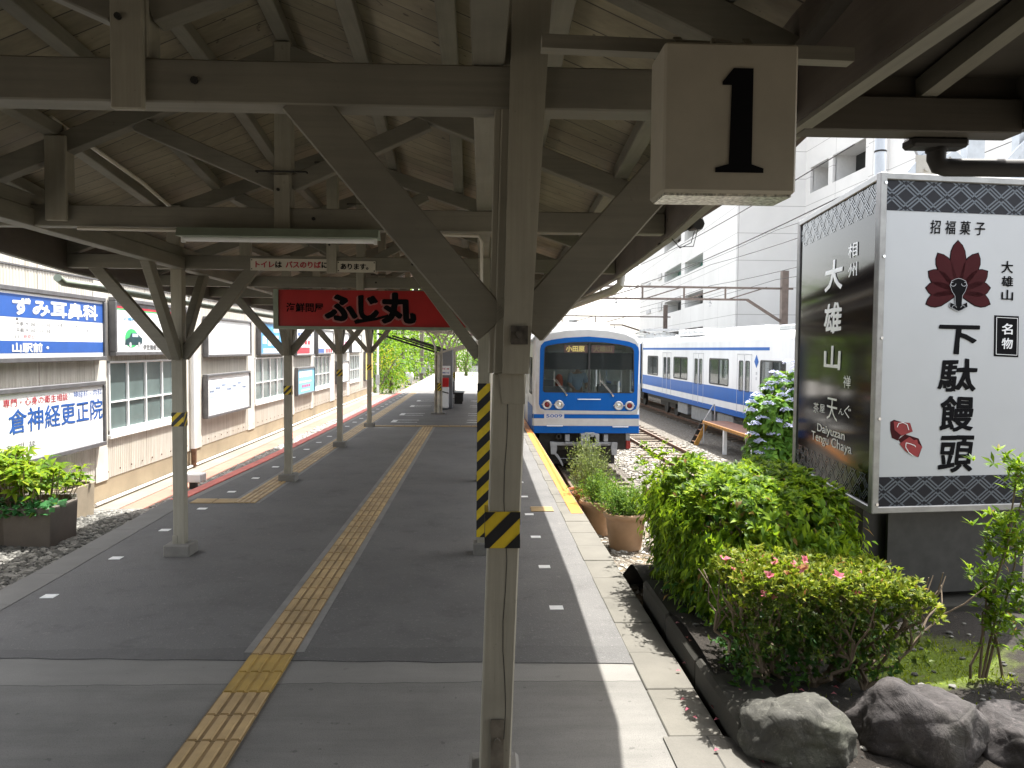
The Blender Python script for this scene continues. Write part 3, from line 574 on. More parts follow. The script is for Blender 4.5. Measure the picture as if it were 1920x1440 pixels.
for nm, dz, mt, ex in (('roof_boards', .235, M['boards'], 0), ('roof_covering', .262, M['sheet'], .06)):
    mb = MB()
    for ya, yb in zip(ysr, ysr[1:]):
        for side in (-1, 1):
            e0 = (xl(ya) if side < 0 else xr(ya))+side*ex*(1 if side < 0 else ovh(ya)); e1 = (xl(yb) if side < 0 else xr(yb))+side*ex*(1 if side < 0 else ovh(yb))
            s0 = [(rx(ya), ya, RZ+dz), (e0, ya, EZ+dz-.02*(ex > 0)), (e1, yb, EZ+dz-.02*(ex > 0)), (rx(yb), yb, RZ+dz)]
            mb.add(s0+[(p[0], p[1], p[2]+.018) for p in s0], [(0,1,2,3),(7,6,5,4),(0,4,5,1),(1,5,6,2),(2,6,7,3),(3,7,4,0)])
    P(mb, nm, mt, bevel=0)
for side, f in ((1, xr), (-1, xl)):
    mb = MB(); yl = [-1.5, 1, 2.6, 4.1, 5.2, 6.6, 8.2, 9.4, 11, 15, 22.2]
    for ya, yb in zip(yl, yl[1:]): mb.bar((f(ya)+side*.012, ya, 3.035), (f(yb)+side*.012, yb, 3.035), .025, .37)
    P(mb, 'fascia', M['fascia'], bevel=0)
    mb = MB()
    for ya, yb in zip(yl, yl[1:]): mb.bar((f(ya)+side*.03, ya, 2.85), (f(yb)+side*.03, yb, 2.85), .05, .03)
    P(mb, 'fascia_trim', M['wy'], bevel=0)
g = P(MB().tube([(-4.38, 8.45, 2.80), (-4.40, 8.6, 2.765), (-4.43, 12, 2.755), (-4.42, 22, 2.74)], .042, 10), 'gutter', M['sfg'], bevel=0, smooth=True)
P(MB().tube([(xr(v)+.075, v, 3.03) for v in (-1.5, 1, 2.6, 4.1, 5.2, 6.6, 8.2, 9.4, 11, 15, 22.2)], .055, 8), 'gutter', M['bed'], bevel=0, smooth=True)
p0, p1, p2 = at(1166, 508, x=1.47), at(1163, 540, x=1.44), at(1060, 577, x=1.0)
P(MB().tube([p0, p0*.5+p1*.5, p1+Vector((0, 0, .03)), p1+Vector((-.06, .06, -.02)), p1*.7+p2*.3, p2, (.12, p2.y+1.6, 2.45), (.12, p2.y+1.6, .2)], .045, 10), 'downpipe', M['bed'], bevel=0, smooth=True)
# conduits under the ties
P(MB().tube([(-2.6, 5.27, 2.855), (-1.95, 5.27, 2.85)], .012, 6), 'conduit', M['bed'], bevel=0); mb = MB().tube([(-.62, 5.27, 2.85), (-.02, 5.27, 2.84), (.0, 5.27, 2.80), (.0, 5.29, 2.2)], .012, 6)
P(mb, 'conduit', M['bed'], bevel=0, smooth=True); mb2_ = MB(); mb2_.tube([(-2.75, 5.25, 3.55), (-2.74, 6.6, 3.42), (-2.9, 7.9, 3.35), (-3.0, 8.1, 3.3)], .016, 6)
P(mb2_, 'conduit', M['bed'], bevel=0, smooth=True)
# bracket and cables at the right eave
mb = MB().tube([at(1234, 458, x=1.22), at(1300, 425, x=1.6), at(1318, 412, x=1.64)], .005, 6)
mb.tube([at(1251, 410, x=1.22), at(1253, 440, x=1.24), at(1275, 465, x=1.28), at(1296, 455, x=1.55), at(1302, 434, x=1.6)], .003, 5).tube([at(1275, 463, x=1.28), at(1300, 462, x=1.55), at(1308, 430, x=1.62)], .003, 5)
P(mb, 'cable', M['iron'], bevel=0); q = at(1306, 425, x=1.62)
P(MB().tube([q-Vector((.02, .14, -.0)), q+Vector((.0, .16, .03))], .042, 10), 'insulator', M['iron'], bevel=0)

# the station roof that meets it on the right (its eave, rafters and lining)
st = thing('station_roof_eave', 'dark station roof eave with rafters above the large framed sign', 'roof', (1.1, 2.65, 2.8))
MB().box(1.06, 1.80, 2.62, 2.72, 2.832, 2.945).build('eave_beam', M['dwood'], st, bevel=.004)
MB().box(1.06, 1.80, 2.665, 2.70, 2.94, 3.06).build('frieze_board', M['dwood'], st)
def sz(y): return 2.955 + (2.62-y)*.11
for x in (1.48, 2.0, 2.5): MB().bar((x, 2.66, sz(2.66)+.03), (x+.0, -1.5, sz(-1.5)+.03), .055, .07).build('rafter', M['dwood'] if x > 1.6 else M['wy'], st)
MB().add([(.98, 2.7, sz(2.7)+.075), (2.6, 2.7, sz(2.7)+.075), (2.6, -1.5, sz(-1.5)+.075), (.98, -1.5, sz(-1.5)+.075), (.98, 2.7, sz(2.7)+.1), (2.6, 2.7, sz(2.7)+.1), (2.6, -1.5, sz(-1.5)+.1), (.98, -1.5, sz(-1.5)+.1)],
    [(0,1,2,3),(7,6,5,4),(0,4,5,1),(1,5,6,2),(2,6,7,3),(3,7,4,0)]).build('roof_lining', M['dwood'], st)
MB().box(1.80, 1.825, -1.5, 2.73, 2.845, 3.2).build('end_board', M['dwood'], st)
gt = MB().box(1.46, 1.66, 2.68, 2.76, 2.80, 2.835).build('gutter_box', M['iron'], st, bevel=.01)
MB().tube([(1.565, 2.72, 2.83), (1.565, 2.72, 2.765), (1.575, 2.72, 2.745), (1.60, 2.72, 2.738), (2.2, 2.72, 2.742)], .031, 14).build('drain_pipe', M['iron'], gt, smooth=True)
MB().tube([(1.565, 2.72, 2.80), (1.565, 2.72, 2.79)], .036, 14).build('pipe_collar', M['iron'], gt, smooth=True)

# number sign box hung by the near post
nb = thing('platform_number_sign', 'cream light box with a big black numeral one hung beside the near post', 'sign', (.59, 1.95, 2.47))
MB().box(.43, .752, 1.90, 2.05, 2.478, 2.83).build('housing', plain('yellowed_plastic', (.40, .37, .30), .45, 0, .08, 8), nb, bevel=.006)
MB().box(.437, .746, 1.915, 2.035, 2.472, 2.479).build('bottom_diffuser', plain('ribbed_diffuser', (.55, .54, .48), .18, 0, .7, 90), nb)
one = [(.085, 0), (.275, 0), (.275, .018), (.228, .034), (.228, .42), (.150, .42), (.108, .365), (.108, .352), (.144, .352), (.138, .034), (.085, .018)]
s = .245/.42; MB().prism([((p[0]-.02)*s*1.05, p[1]*s) for p in one], (.515, 1.8985, 2.525), (1, 0, 0), (0, 0, 1), .0012).build('numeral', M['ink'], nb)
mb = MB().bar((.15, 2.08, 2.885), (.96, 2.08, 2.868), .045, .035); mb.bar((.5, 2.0, 2.83), (.5, 2.08, 2.9), .02, .02); mb.bar((.68, 2.0, 2.83), (.68, 2.08, 2.9), .02, .02)
mb.tube([(.56, 1.96, 2.83), (.57, 1.99, 2.87), (.62, 2.02, 2.875), (.65, 2.05, 2.86)], .006, 6); mb.build('bracket', M['wx'], nb)

# fluorescent fitting
fl = thing('fluorescent_light', 'long unlit fluorescent light fixed under the second tie beam', 'light', (-1.3, 5.2, 2.85))
MB().prism([(-.075, 0), (.075, 0), (.04, .055), (-.04, .055)], (-1.93, 5.2, 2.80), (0, 1, 0), (0, 0, 1), 1.27).build('housing', M['sfg'], fl)
MB().tube([(-1.9, 5.2, 2.788), (-.69, 5.2, 2.788)], .018, 10).build('tube', M['signw'], fl, smooth=True)
MB().box(-1.915, -1.895, 5.185, 5.215, 2.765, 2.805).box(-.695, -.675, 5.185, 5.215, 2.765, 2.805).build('tube_holder', M['white'], fl)

# two little plates on the third tie
X, Z = (1, 0, 0), (0, 0, 1)
def plate_sign(name, label, x0, x1, z0, z1, y, txt):
    t = thing(name, label, 'sign', ((x0+x1)/2, y, z0))
    MB().box(x0, x1, y-.008, y, z0, z1).build('board', M['bed'], t)
    mr, mk = MB(), MB(); wch = (x1-x0-.06)/sum(.5 if c == ' ' else 1 for c, _ in txt); xx = x0+.03
    for c, k in txt:
        if c == ' ':
            xx += wch*.5
            if mr.v: mr.build('red_lettering', M['txtred'], t)
            if mk.v: mk.build('black_lettering', M['ink'], t)
            mr, mk = MB(), MB(); continue
        vs, _ = glyph(c, .02); zz = min(p[1] for p in vs); hh = max(p[1] for p in vs)-zz; ww = max(p[0] for p in vs)-min(p[0] for p in vs); x_ = min(p[0] for p in vs)
        letters(mr if k else mk, c, (xx+x_*wch, y-.008, z0+.028+(zz+.08)*wch), X, Z, ww*wch, hh*wch, .012, fat=.022); xx += wch
    if mr.v: mr.build('red_lettering', M['txtred'], t)
    mk.build('black_lettering', M['ink'], t)
    mb = MB()
    for xx in (x0+.012, x1-.012):
        for zz in (z0+.015, z1-.015): mb.lathe([(0, -.012), (.006, -.010), (.007, -.008)], (xx, y, zz), 6, axis='y')
    mb.build('screw', M['iron'], t)
plate_sign('notice_plate', 'white notice strip in red and black kana on the tie beam', -2.295, -1.50, 2.862, 2.98, 8.06, [(c, 1) for c in 'トイレ']+[('は', 0), (' ', 0)]+[(c, 1) for c in 'バスのりば']+[('に', 0)])
plate_sign('notice_plate', 'short white plate lettered only in black beside the king post', -1.44, -1.06, 2.853, 2.965, 8.06, [(c, 0) for c in 'あります。'])
# red shop sign
rs = thing('red_hanging_sign', 'wide red sign with black brush lettering hung under a tie beam', 'sign', (-1.3, 10.4, 2.35))
MB().box(-2.60, .0, 10.36, 10.44, 2.372, 2.838).build('panel', M['redsign'], rs)
MB().box(-2.66, .05, 10.33, 10.45, 2.335, 2.372).box(-2.66, -2.60, 10.33, 10.45, 2.372, 2.845).box(0, .05, 10.33, 10.45, 2.372, 2.845).build('frame', M['sfg'], rs)
letters(MB(), '海鮮問屋', (-2.5, 10.36, 2.555), X, Z, .47, .115, .008, fat=.018).build('small_lettering', M['ink'], rs)
big = MB(); bigo = MB()
for c, x0, w_, z0, h_, wp in (('ふ', -2.0, .40, 2.46, .31, .012), ('じ', -1.56, .24, 2.47, .30, .012), ('丸', -1.27, .42, 2.42, .38, .012)):
    letters(bigo, c, (x0-.012, 10.36, z0-.012), X, Z, w_, h_, .012, fat=.075, warp=wp, shear=-.05, lift=.002); letters(big, c, (x0, 10.36, z0), X, Z, w_, h_, .012, fat=.045, warp=wp, shear=-.05, lift=.005)
arc = [(-1.62, .02), (-1.5, .045), (-1.35, .07), (-1.2, .12), (-1.2, .15), (-1.36, .105), (-1.5, .085), (-1.6, .085), (-1.64, .06)]
big.prism(arc, (0, 10.352, 2.385), X, Z, -.001)
bigo.build('lettering_outline', plain('dull_pink_edge', (.42, .16, .15), .5), rs); big.build('lettering', M['ink'], rs)
# ---------------------------------------------------------------- the shed along the left side, with its advertising boards
WX = -6.4
shed = thing('corrugated_shed', 'long cream corrugated metal shed with framed boards and windows along the left side', 'shed', (WX, 13, -.6))
WINS = [(13.9, 17.0, .56, 1.84), (22.75, 26.1, .50, 1.80), (30.65, 33.9, .48, 1.77), (39.0, 42.1, .42, 1.74)]
def corr(y0, y1, z0, z1, x=WX, step=.0185):
    n = int((y1-y0)/step); mb = MB(); vs = []; 
    for i in range(n+1):
        y = y0+(y1-y0)*i/n; dx = (0, .008, .008, 0)[i % 4] if True else 0
        vs += [(x+dx, y, z0), (x+dx, y, z1)]
    mb.add(vs, [(2*i, 2*i+2, 2*i+3, 2*i+1) for i in range(n)]); return mb
ye = 6.0; segs = []
for (a, b, z0, z1) in WINS: segs += [(ye, a, None), (a, b, (z0, z1))]; ye = b
segs.append((ye, 47.6, None))
mb = MB()
for a, b, wz in segs:
    for z0, z1 in ([(-.17, 4.4)] if wz is None else [(-.17, wz[0]), (wz[1], 4.4)]):
        c = corr(a, b, z0, z1); mb.add(c.v, c.f)
mb.build('corrugated_wall', M['cor'], shed, recalc=False)
MB().box(WX-3, WX-.03, 47.4, 47.6, -.6, 4.4).box(WX-6, WX-.2, 6, 47.4, 4.3, 4.45).build('end_wall', M['twhite'], shed)
MB().box(WX-.05, WX+.03, 6, 47.7, 4.35, 4.5).build('eave_trim', M['fgrey'], shed)
MB().box(WX-.002, WX+.02, 6, 47.6, 3.19, 3.215).build('flashing', M['fgrey'], shed)
MB().box(WX-.3, WX-.005, 13.2, 47.6, -.62, -.17).box(WX-.3, WX-.005, 6, 12.4, -.62, -.17).build('foundation', M['base'], shed)
MB().box(WX-.5, WX-.4, 12.3, 13.3, -.6, -.15).build('vent_recess', M['blk'], shed)
mb = MB(); y = 13.4
while y < 46:
    if not any(a-.1 < y < b+.1 for a, b, _, _ in WINS) or True: mb.lathe([(0, .0), (.016, 0), (.016, .01), (0, .014)], (WX+.008, y, -.06), 6, axis='y') if False else mb.box(WX+.008, WX+.018, y-.012, y+.012, -.075, -.05)
    y += .46
mb.build('nail_row', M['rust'], shed)
mb = MB()
M['flat'] = plain('flat_cream_sheet', (.60, .575, .51), .5, 0, .16, 1.4)
for y0, y1 in ((13.42, 13.86), (17.02, 18.45), (22.08, 22.72), (26.12, 27.5), (30.1, 30.6), (33.95, 35.0), (38.3, 38.95)):
    MB().box(WX+.009, WX+.016, y0, y1, -.19, 3.18).build('cladding_strip', M['flat'], shed)
for a, b, z0, z1 in WINS:
    o = MB().plate(rect(a-.0, z0, b, z1), [], (0, 0, 0), (0, 1, 0), (0, 0, 1), 0).v
    f = MB(); fw = .055; f.box(WX-.03, WX+.035, a, b, z0, z0+fw+.03).box(WX-.03, WX+.03, a, b, z1-.04, z1).box(WX-.03, WX+.03, a, a+.05, z0, z1).box(WX-.03, WX+.03, b-.05, b, z0, z1).box(WX, WX+.06, a-.03, b+.03, z0-.06, z0+.005)
    fr = f.build('window', M['signw'], shed, bevel=.004)
    mb = MB()
    for k in range(1, 4): yy_ = a+(b-a)*k/4; mb.box(WX-.018, WX+.02, yy_-.022, yy_+.022, z0, z1)
    mb.box(WX-.018, WX+.012, a, b, z0+(z1-z0)*.44-.012, z0+(z1-z0)*.44+.012); mb.build('glazing_bars', M['signw'], fr)
    MB().box(WX-.026, WX-.02, a, b, z0, z1).build('pane', M['frost'], fr)
MB().tube([(WX+.07, 17.75, 4.3), (WX+.07, 17.75, -.15)], .045, 10).build('downpipe', M['signw'], shed, smooth=True)
MB().tube([(WX+.08, 17.75, -.15), (WX+.08, 17.75, -.55)], .06, 10).build('drain_collar', M['rust'], shed, smooth=True)
MB().tube([(WX+.06, 13.3, -.53), (WX+.06, 47, -.53)], .028, 8).build('ground_pipe', M['signw'], shed, smooth=True)
# stains of rust below the boards are in the sheet material; boards follow
Yd, Zd = (0, 1, 0), (0, 0, 1)
def board(name, label, y0, y1, z0, z1, fr=.07, th=.12, face=None, frm=None):
    t = thing(name, label, 'sign', (WX+.02, (y0+y1)/2, z0), 'advertising boards on the shed wall')
    x = WX+.02; f = MB()
    f.box(x, x+th, y0, y1, z0, z0+fr).box(x, x+th, y0, y1, z1-fr, z1).box(x, x+th, y0, y0+fr, z0+fr, z1-fr).box(x, x+th, y1-fr, y1, z0+fr, z1-fr)
    f.build('frame', frm or M['fgrey'], t, bevel=.008)
    MB().box(x+.01, x+th-.03, y0+fr, y1-fr, z0+fr, z1-fr).build('panel', face or M['signw'], t)
    return t, x+th-.03
def tx(t, x, s, y, z, w_, h_, mat, bold=.012, name='lettering', **k):
    letters(MB(), s, (x, y, z), Yd, Zd, w_, h_, .0, fat=bold, **k).build(name, mat, t)
def blk(t, x, rects, mat, name='print', lift=.002):
    mb = MB()
    for y0, z0, y1, z1 in rects: mb.box(x-.001, x+lift, y0, y1, z0, z1)
    return mb.build(name, mat, t)
# 1 ear and nose clinic
t, x = board('clinic_board', 'blue and white clinic board with opening hours, upper of the two nearest boards', 8.4, 13.6, 1.86, 2.90)
blk(t, x, [(8.47, 2.48, 13.53, 2.79), (8.47, 1.99, 13.53, 2.16)], M['rblue'], 'blue_band')
tx(t, x, 'ずみ耳鼻科', 10.98, 2.52, 2.35, .225, M['signw'], .03, lift=.005)
tx(t, x, '山駅前・', 10.95, 2.005, .9, .125, M['signw'], .03, lift=.005)
mb = MB(); letters(mb, '午前 9:00～11:30', (x, 11.05, 2.365), Yd, Zd, .85, .065, .01); letters(mb, '午前 9:00～11:30', (x, 11.05, 2.275), Yd, Zd, .85, .065, .01); letters(mb, '午後2:45～4:45', (x, 12.1, 2.375), Yd, Zd, .62, .06, .0)
letters(mb, '・日・', (x, 10.93, 2.19), Yd, Zd, .27, .05, .0); mb.box(x, x+.003, 11.05, 11.1, 2.44, 2.47); mb.build('lettering', M['fgrey'], t)
tx(t, x, '祝祭日', 11.22, 2.19, .27, .06, M['txtred'], .0)
blk(t, x, [(12.75, 2.33, 13.32, 2.35), (13.0, 2.2, 13.02, 2.45)], M['greyp'], 'street_map')
# 2 nerve clinic
t, x = board('clinic_board', 'white board with large blue brush lettering, lower of the two nearest boards', 9.6, 13.56, .44, 1.52)
tx(t, x, '専門・心身の衛生相談', 10.72, 1.27, 1.65, .105, M['txtred'], .005)
tx(t, x, '：神経科・内科', 12.40, 1.285, 1.05, .105, M['txtblue'], .0)
tx(t, x, '倉神経更正院', 10.84, .90, 2.62, .33, M['txtblue'], .016, warp=.010)
tx(t, x, '方相談', 10.75, .68, .72, .09, M['fgrey'], .0, gap=.6); tx(t, x, '日・木曜休診', 10.8, .58, .62, .075, M['txtpink'], .0)
# 3 taxi
t, x = board('taxi_board', 'white taxi board with a small dark cab on a green oval above the first window', 13.93, 17.3, 1.93, 2.94)
blk(t, x, [(14.0, 2.80, 17.23, 2.87)], M['fgrey'], 'dark_stripe'); blk(t, x, [(14.0, 2.755, 17.23, 2.80)], M['txtred'], 'red_stripe'); blk(t, x, [(14.0, 2.73, 17.23, 2.755)], M['green'], 'green_stripe')
mb = MB().prism([(14.62+.27*cos(k*pi/12), 2.24+.17*sin(k*pi/12)) for k in range(24)], (x, 0, 0), Yd, Zd, .002); mb.build('green_oval', M['green'], t)
car = [(14.34, 2.12), (14.36, 2.2), (14.42, 2.23), (14.52, 2.25), (14.6, 2.33), (14.85, 2.34), (14.98, 2.27), (15.06, 2.25), (15.06, 2.16), (14.98, 2.12)]
mb = MB().prism(car, (x+.002, 0, 0), Yd, Zd, .002)
pc = mb.build('cab_picture', plain('dark_teal_print', (.015, .05, .06), .4), t); blk(t, x, [(14.64, 2.265, 14.88, 2.325)], M['pale'], 'cab_windows', .006)
mb = MB().prism(circ(14.56, 2.12, .05, 12), (x+.004, 0, 0), Yd, Zd, .002).prism(circ(14.93, 2.13, .045, 12), (x+.004, 0, 0), Yd, Zd, .002); mb.build('cab_wheels', M['greyp'], t)
tx(t, x, '伊豆箱根交通㈱', 15.1, 2.03, 1.05, .10, M['fgrey'], .01); tx(t, x, 'ご優先', 14.3, 2.56, .5, .05, M['skyb'], .02); tx(t, x, '業', 17.0, 2.58, .17, .12, M['txtpink'], .03)
blk(t, x, [(14.3, 2.50, 15.0, 2.512), (14.3, 2.46, 14.75, 2.47)], M['greyp'], 'small_print')
# 4 blank, 5 pale print
t, x = board('blank_board', 'blank grey white framed board between the first two windows', 18.55, 22.05, 1.86, 2.80, .06)
t, x = board('printed_board', 'white board with a pale blue printed band below the blank board', 18.5, 21.95, .44, 1.46, .06)
mb = MB()
for k in range(7):
    for q in range(3): mb.box(x, x+.002, 18.75+k*.42+q*.11, 18.81+k*.42+q*.11, .95+.05*((k+q) % 2), 1.18)
    mb.box(x, x+.002, 18.72+k*.42, 19.04+k*.42, 1.03+.06*(k % 3), 1.07+.06*(k % 3))
mb.box(x, x+.002, 18.68, 21.7, .90, .93); mb.box(x, x+.002, 18.68, 21.7, 1.20, 1.22); mb.build('pale_print', M['pale'], t)
blk(t, x, [(20.2, .72, 21.4, .75), (20.2, .60, 21.5, .63), (18.8, 1.32, 19.6, 1.335), (20.0, 1.32, 21.5, 1.335)], M['greyp'], 'small_print')
# 6.. further boards
def bars(t, x, y0, y1, rows, mat, name='print'):
    mb = MB()
    for z, h, f0, f1, n in rows:
        for k in range(n):
            a = y0+(y1-y0)*(f0+(f1-f0)*k/n); b = a+(y1-y0)*(f1-f0)/n*.78; mb.box(x, x+.002, a, b, z, z+h); 
    mb.build(name, mat, t)
t, x = board('blue_board', 'sky blue board with white print above the second window', 22.95, 26.0, 1.86, 2.85, .06, face=M['skyb'])
bars(t, x, 22.95, 26, [(2.2, .22, .1, .25, 2), (2.15, .3, .28, .72, 3), (2.0, .06, .12, .8, 12), (1.93, .05, .12, .7, 10), (2.55, .12, .5, .9, 4)], M['signw'])
t, x = board('red_white_board', 'white and red printed board right of the sky blue board', 27.4, 30.3, 1.80, 2.85, .06)
bars(t, x, 27.4, 30.3, [(1.88, .22, .06, .94, 1), (2.2, .14, .1, .8, 4)], M['txtred']); bars(t, x, 27.4, 30.3, [(2.5, .12, .1, .85, 6)], M['rblue'])
t, x = board('light_blue_board', 'light blue board hung low beyond the second window', 27.55, 30.4, .42, 1.4, .06, face=M['lblue'])
bars(t, x, 27.55, 30.4, [(1.05, .2, .1, .85, 6), (.85, .06, .1, .8, 9), (.55, .06, .2, .7, 6)], M['signw']); bars(t, x, 27.55, 30.4, [(.68, .09, .25, .75, 4)], M['txtpink'])
t, x = board('small_print_board', 'white board with a blue foot band above the third window', 30.95, 34.2, 1.82, 2.82, .06)
bars(t, x, 30.95, 34.2, [(1.89, .17, .05, .5, 1)], M['rblue']); bars(t, x, 30.95, 34.2, [(1.89, .17, .52, .95, 3)], M['txtred']); bars(t, x, 30.95, 34.2, [(2.5, .05, .1, .4, 5), (2.35, .05, .1, .5, 6)], M['greyp'])
t, x = board('far_board', 'small grey white board below the row beyond the third window', 35.2, 38.2, .5, 1.5, .06)
t, x = board('far_board', 'white and pink board above the gap beyond the third window', 35.2, 38.2, 1.85, 2.8, .06); bars(t, x, 35.2, 38.2, [(2.2, .2, .1, .9, 3)], M['txtpink'])
t, x = board('far_board', 'grey white board above the fourth window', 39.0, 42.2, 1.85, 2.8, .06)
t, x = board('yellow_board', 'yellow board with a pale blue middle near the far end of the shed', 43.6, 46.6, .3, 1.9, .06, face=M['yelsign']); bars(t, x, 43.6, 46.6, [(.7, .8, .3, .8, 1)], M['pale'])
# little junction box on a stub, white
jb = thing('junction_box', 'small white cable box on a black stub among the gravel', 'box', (-5.3, 14.6, -.6))
bx = at(362, 900, y=15.2); MB().box(bx.x-.22, bx.x+.22, 15.0, 15.3, bx.z-.02, bx.z+.14).build('box', M['signw'], jb, bevel=.02)
MB().box(bx.x-.03, bx.x+.09, 15.08, 15.2, -.62, bx.z-.02).build('stub', M['blk'], jb)
MB().box(bx.x-.13, bx.x-.09, 14.99, 15.0, bx.z+.05, bx.z+.09).build('keyhole', M['blk'], jb)

# ---------------------------------------------------------------- leaves
def leaves(name, pos, dirs, nrm, L, W, mat, parent=None, fold=.25, droop=.2, **tags):
    "pos,dirs,nrm: n x 3; one pointed folded leaf each"
    pos, dirs, nrm = [np.asarray(a, float) for a in (pos, dirs, nrm)]; n = len(pos); L = np.broadcast_to(L, (n,))[:, None]; W = np.broadcast_to(W, (n,))[:, None]
    d = dirs/np.linalg.norm(dirs, axis=1, keepdims=True); s = np.cross(d, nrm); s /= np.linalg.norm(s, axis=1, keepdims=True)+1e-9; u = np.cross(s, d)
    mid = pos + d*L*.5
    V = np.stack([pos, mid + s*W*.5 + u*W*fold, pos + d*L - u*L*droop, mid - s*W*.5 + u*W*fold, mid + u*L*.04], 1).reshape(-1, 3) - np.array(org(parent))
    k = np.arange(n)[:, None]*5
    Fc = np.concatenate([k+np.array([[0, 1, 4]]), k+np.array([[1, 2, 4]]), k+np.array([[2, 3, 4]]), k+np.array([[3, 0, 4]])], 0)
    me = bpy.data.meshes.new(name); me.vertices.add(len(V)); me.vertices.foreach_set('co', V.ravel()); me.loops.add(Fc.size); me.loops.foreach_set('vertex_index', Fc.ravel().astype(np.int32))
    me.polygons.add(len(Fc)); me.polygons.foreach_set('loop_start', np.arange(0, Fc.size, 3, dtype=np.int32)); me.update(calc_edges=True); me.validate()
    me.materials.append(mat); o = bpy.data.objects.new(name, me); COL.objects.link(o)
    if parent is not None: o.parent = parent; o['org'] = tuple(org(parent))
    return reg(o, **tags)
def unit(v): return v/(np.linalg.norm(v, axis=-1, keepdims=True)+1e-9)
def whorls(name, P_, A, nl, L, W, mat, parent=None, spread=1.0, **k):
    "rosettes of nl leaves at shoot tips P_ with axes A"
    n = len(P_); A = unit(A); ref = np.where(np.abs(A[:, 2:3]) > .9, [[1, 0, 0]], [[0, 0, 1]]); e1 = unit(np.cross(A, ref)); e2 = np.cross(A, e1)
    pp, dd, nn, LL = [], [], [], []
    for j in range(nl):
        ph = 2*pi*j/nl + NR.uniform(-.4, .4, n) + NR.uniform(0, 6, 1); sp = spread*NR.uniform(.6, 1.25, n)
        rad_ = e1*np.cos(ph)[:, None] + e2*np.sin(ph)[:, None]; d = unit(A*.75 + rad_*sp[:, None]); pp.append(P_); dd.append(d); nn.append(unit(A - d*np.sum(A*d, 1, keepdims=True))); LL.append(L*NR.uniform(.65, 1.15, n))
    LL = np.concatenate(LL)
    return leaves(name, np.concatenate(pp), np.concatenate(dd), np.concatenate(nn), LL, LL*W/L, mat, parent, **k)
def clump(name, C_, R_, n, L, W, mat, parent=None, up=.4, shell=.55, **k):
    "leaf-sized faces through several ellipsoids"
    pp, aa = [], []
    for (c, r) in zip(C_, R_):
        m = max(6, int(n*(r[0]*r[1]*r[2])**(2/3)/sum((q[0]*q[1]*q[2])**(2/3) for q in R_)))
        v = unit(NR.normal(size=(m, 3))); rr = (shell+(1-shell)*NR.random((m, 1))**.6)*(1+.12*np.sin(v[:, :1]*7+c[0])*np.sin(v[:, 2:]*6+c[1]))
        pp.append(np.array(c)+v*rr*np.array(r)); aa.append(unit(v+[0, 0, up]+NR.normal(scale=.5, size=(m, 3))))
    pp, aa = np.concatenate(pp), np.concatenate(aa); LL = L*NR.uniform(.6, 1.2, len(pp)); nn = unit(NR.normal(size=(len(pp), 3))+[0, 0, .9])
    return leaves(name, pp, aa, nn, LL, LL*W/L, mat, parent, **k)
# planters at the left
def trough(label, fp_, z0, h, mat, cx, cy):
    t = thing('concrete_planter', label, 'planter', (cx, cy, z0), 'concrete planters by the shed'); n = len(fp_); vs = []; fs = []
    for k_, z in ((.95, 0), (1, h), (.86, h), (.84, h-.08)):
        for x, y in fp_: vs.append((cx+(x-cx)*k_, cy+(y-cy)*k_, z0+z))
    for i in range(3):
        for k in range(n): fs.append((i*n+k, i*n+(k+1) % n, (i+1)*n+(k+1) % n, (i+1)*n+k))
    MB().add(vs, fs).build('body', mat, t, bevel=.008); MB().add(vs[3*n:], [tuple(range(n))]).build('soil', M['soil'], t); return t
trough('dark many sided concrete planter nearest the platform with leafy plants', [(-5.95, 10.08), (-5.36, 10.08), (-5.36, 10.75), (-5.6, 11.2), (-6.05, 11.2), (-6.33, 10.9), (-6.33, 10.38)], -.46, .52, M['planter'], -5.85, 10.6)
trough('pale concrete planter behind the dark one against the shed', [(-6.36, 11.5), (-5.98, 11.5), (-5.90, 11.62), (-5.90, 12.35), (-6.0, 12.5), (-6.36, 12.5)], -.48, .5, concrete('planter_pale', (.30, .25, .18), .4, 3, .3), -6.13, 12.0)
pl = thing('planter_shrub', 'broad leaved yellow green shrubs growing in the dark many sided planter', 'shrub', (-5.85, 10.6, -.02))
n = 74; pr_ = np.stack([NR.uniform(-6.36, -5.46, n), NR.uniform(10.1, 11.1, n), np.zeros(n)], 1); pr_[:, 2] = .26+.28*NR.random(n)+np.where(pr_[:, 0] < -5.95, .16, 0)
whorls('foliage', pr_, np.stack([NR.normal(scale=.3, size=n), NR.normal(scale=.3, size=n), np.ones(n)], 1), 9, .185, .07, M['aucuba'], pl, 1.7, droop=.4)
whorls('lower_foliage', pr_-[0, 0, .12], np.stack([NR.normal(scale=.4, size=n), NR.normal(scale=.4, size=n), np.ones(n)], 1), 6, .16, .065, M['aucuba'], pl, 1.8, droop=.4)
mb = MB()
for p in pr_: mb.tube([(p[0]*.75-5.85*.25, p[1]*.7+10.6*.3, -.04), (p[0]*.9-5.85*.1, p[1], p[2]*.5), tuple(p)], .007, 5)
mb.build('stems', M['twig'], pl)
gc = thing('creeping_plant', 'round dark green leaves trailing over the rim of the dark planter', 'plant', (-5.85, 10.3, 0))
n = 150; q = np.stack([NR.uniform(-6.3, -5.34, n), 10.06+.35*NR.random(n)**1.5, .06+.09*NR.random(n)], 1); q[q[:, 1] < 10.12, 2] -= .07
leaves('foliage', q, np.stack([NR.normal(scale=.6, size=n), NR.uniform(-1, .2, n), NR.uniform(-.5, .3, n)], 1), unit(NR.normal(scale=.4, size=(n, 3))+[0, -.4, 1]), NR.uniform(.07, .12, n), NR.uniform(.08, .12, n), M['round_'], gc, .05, .1)
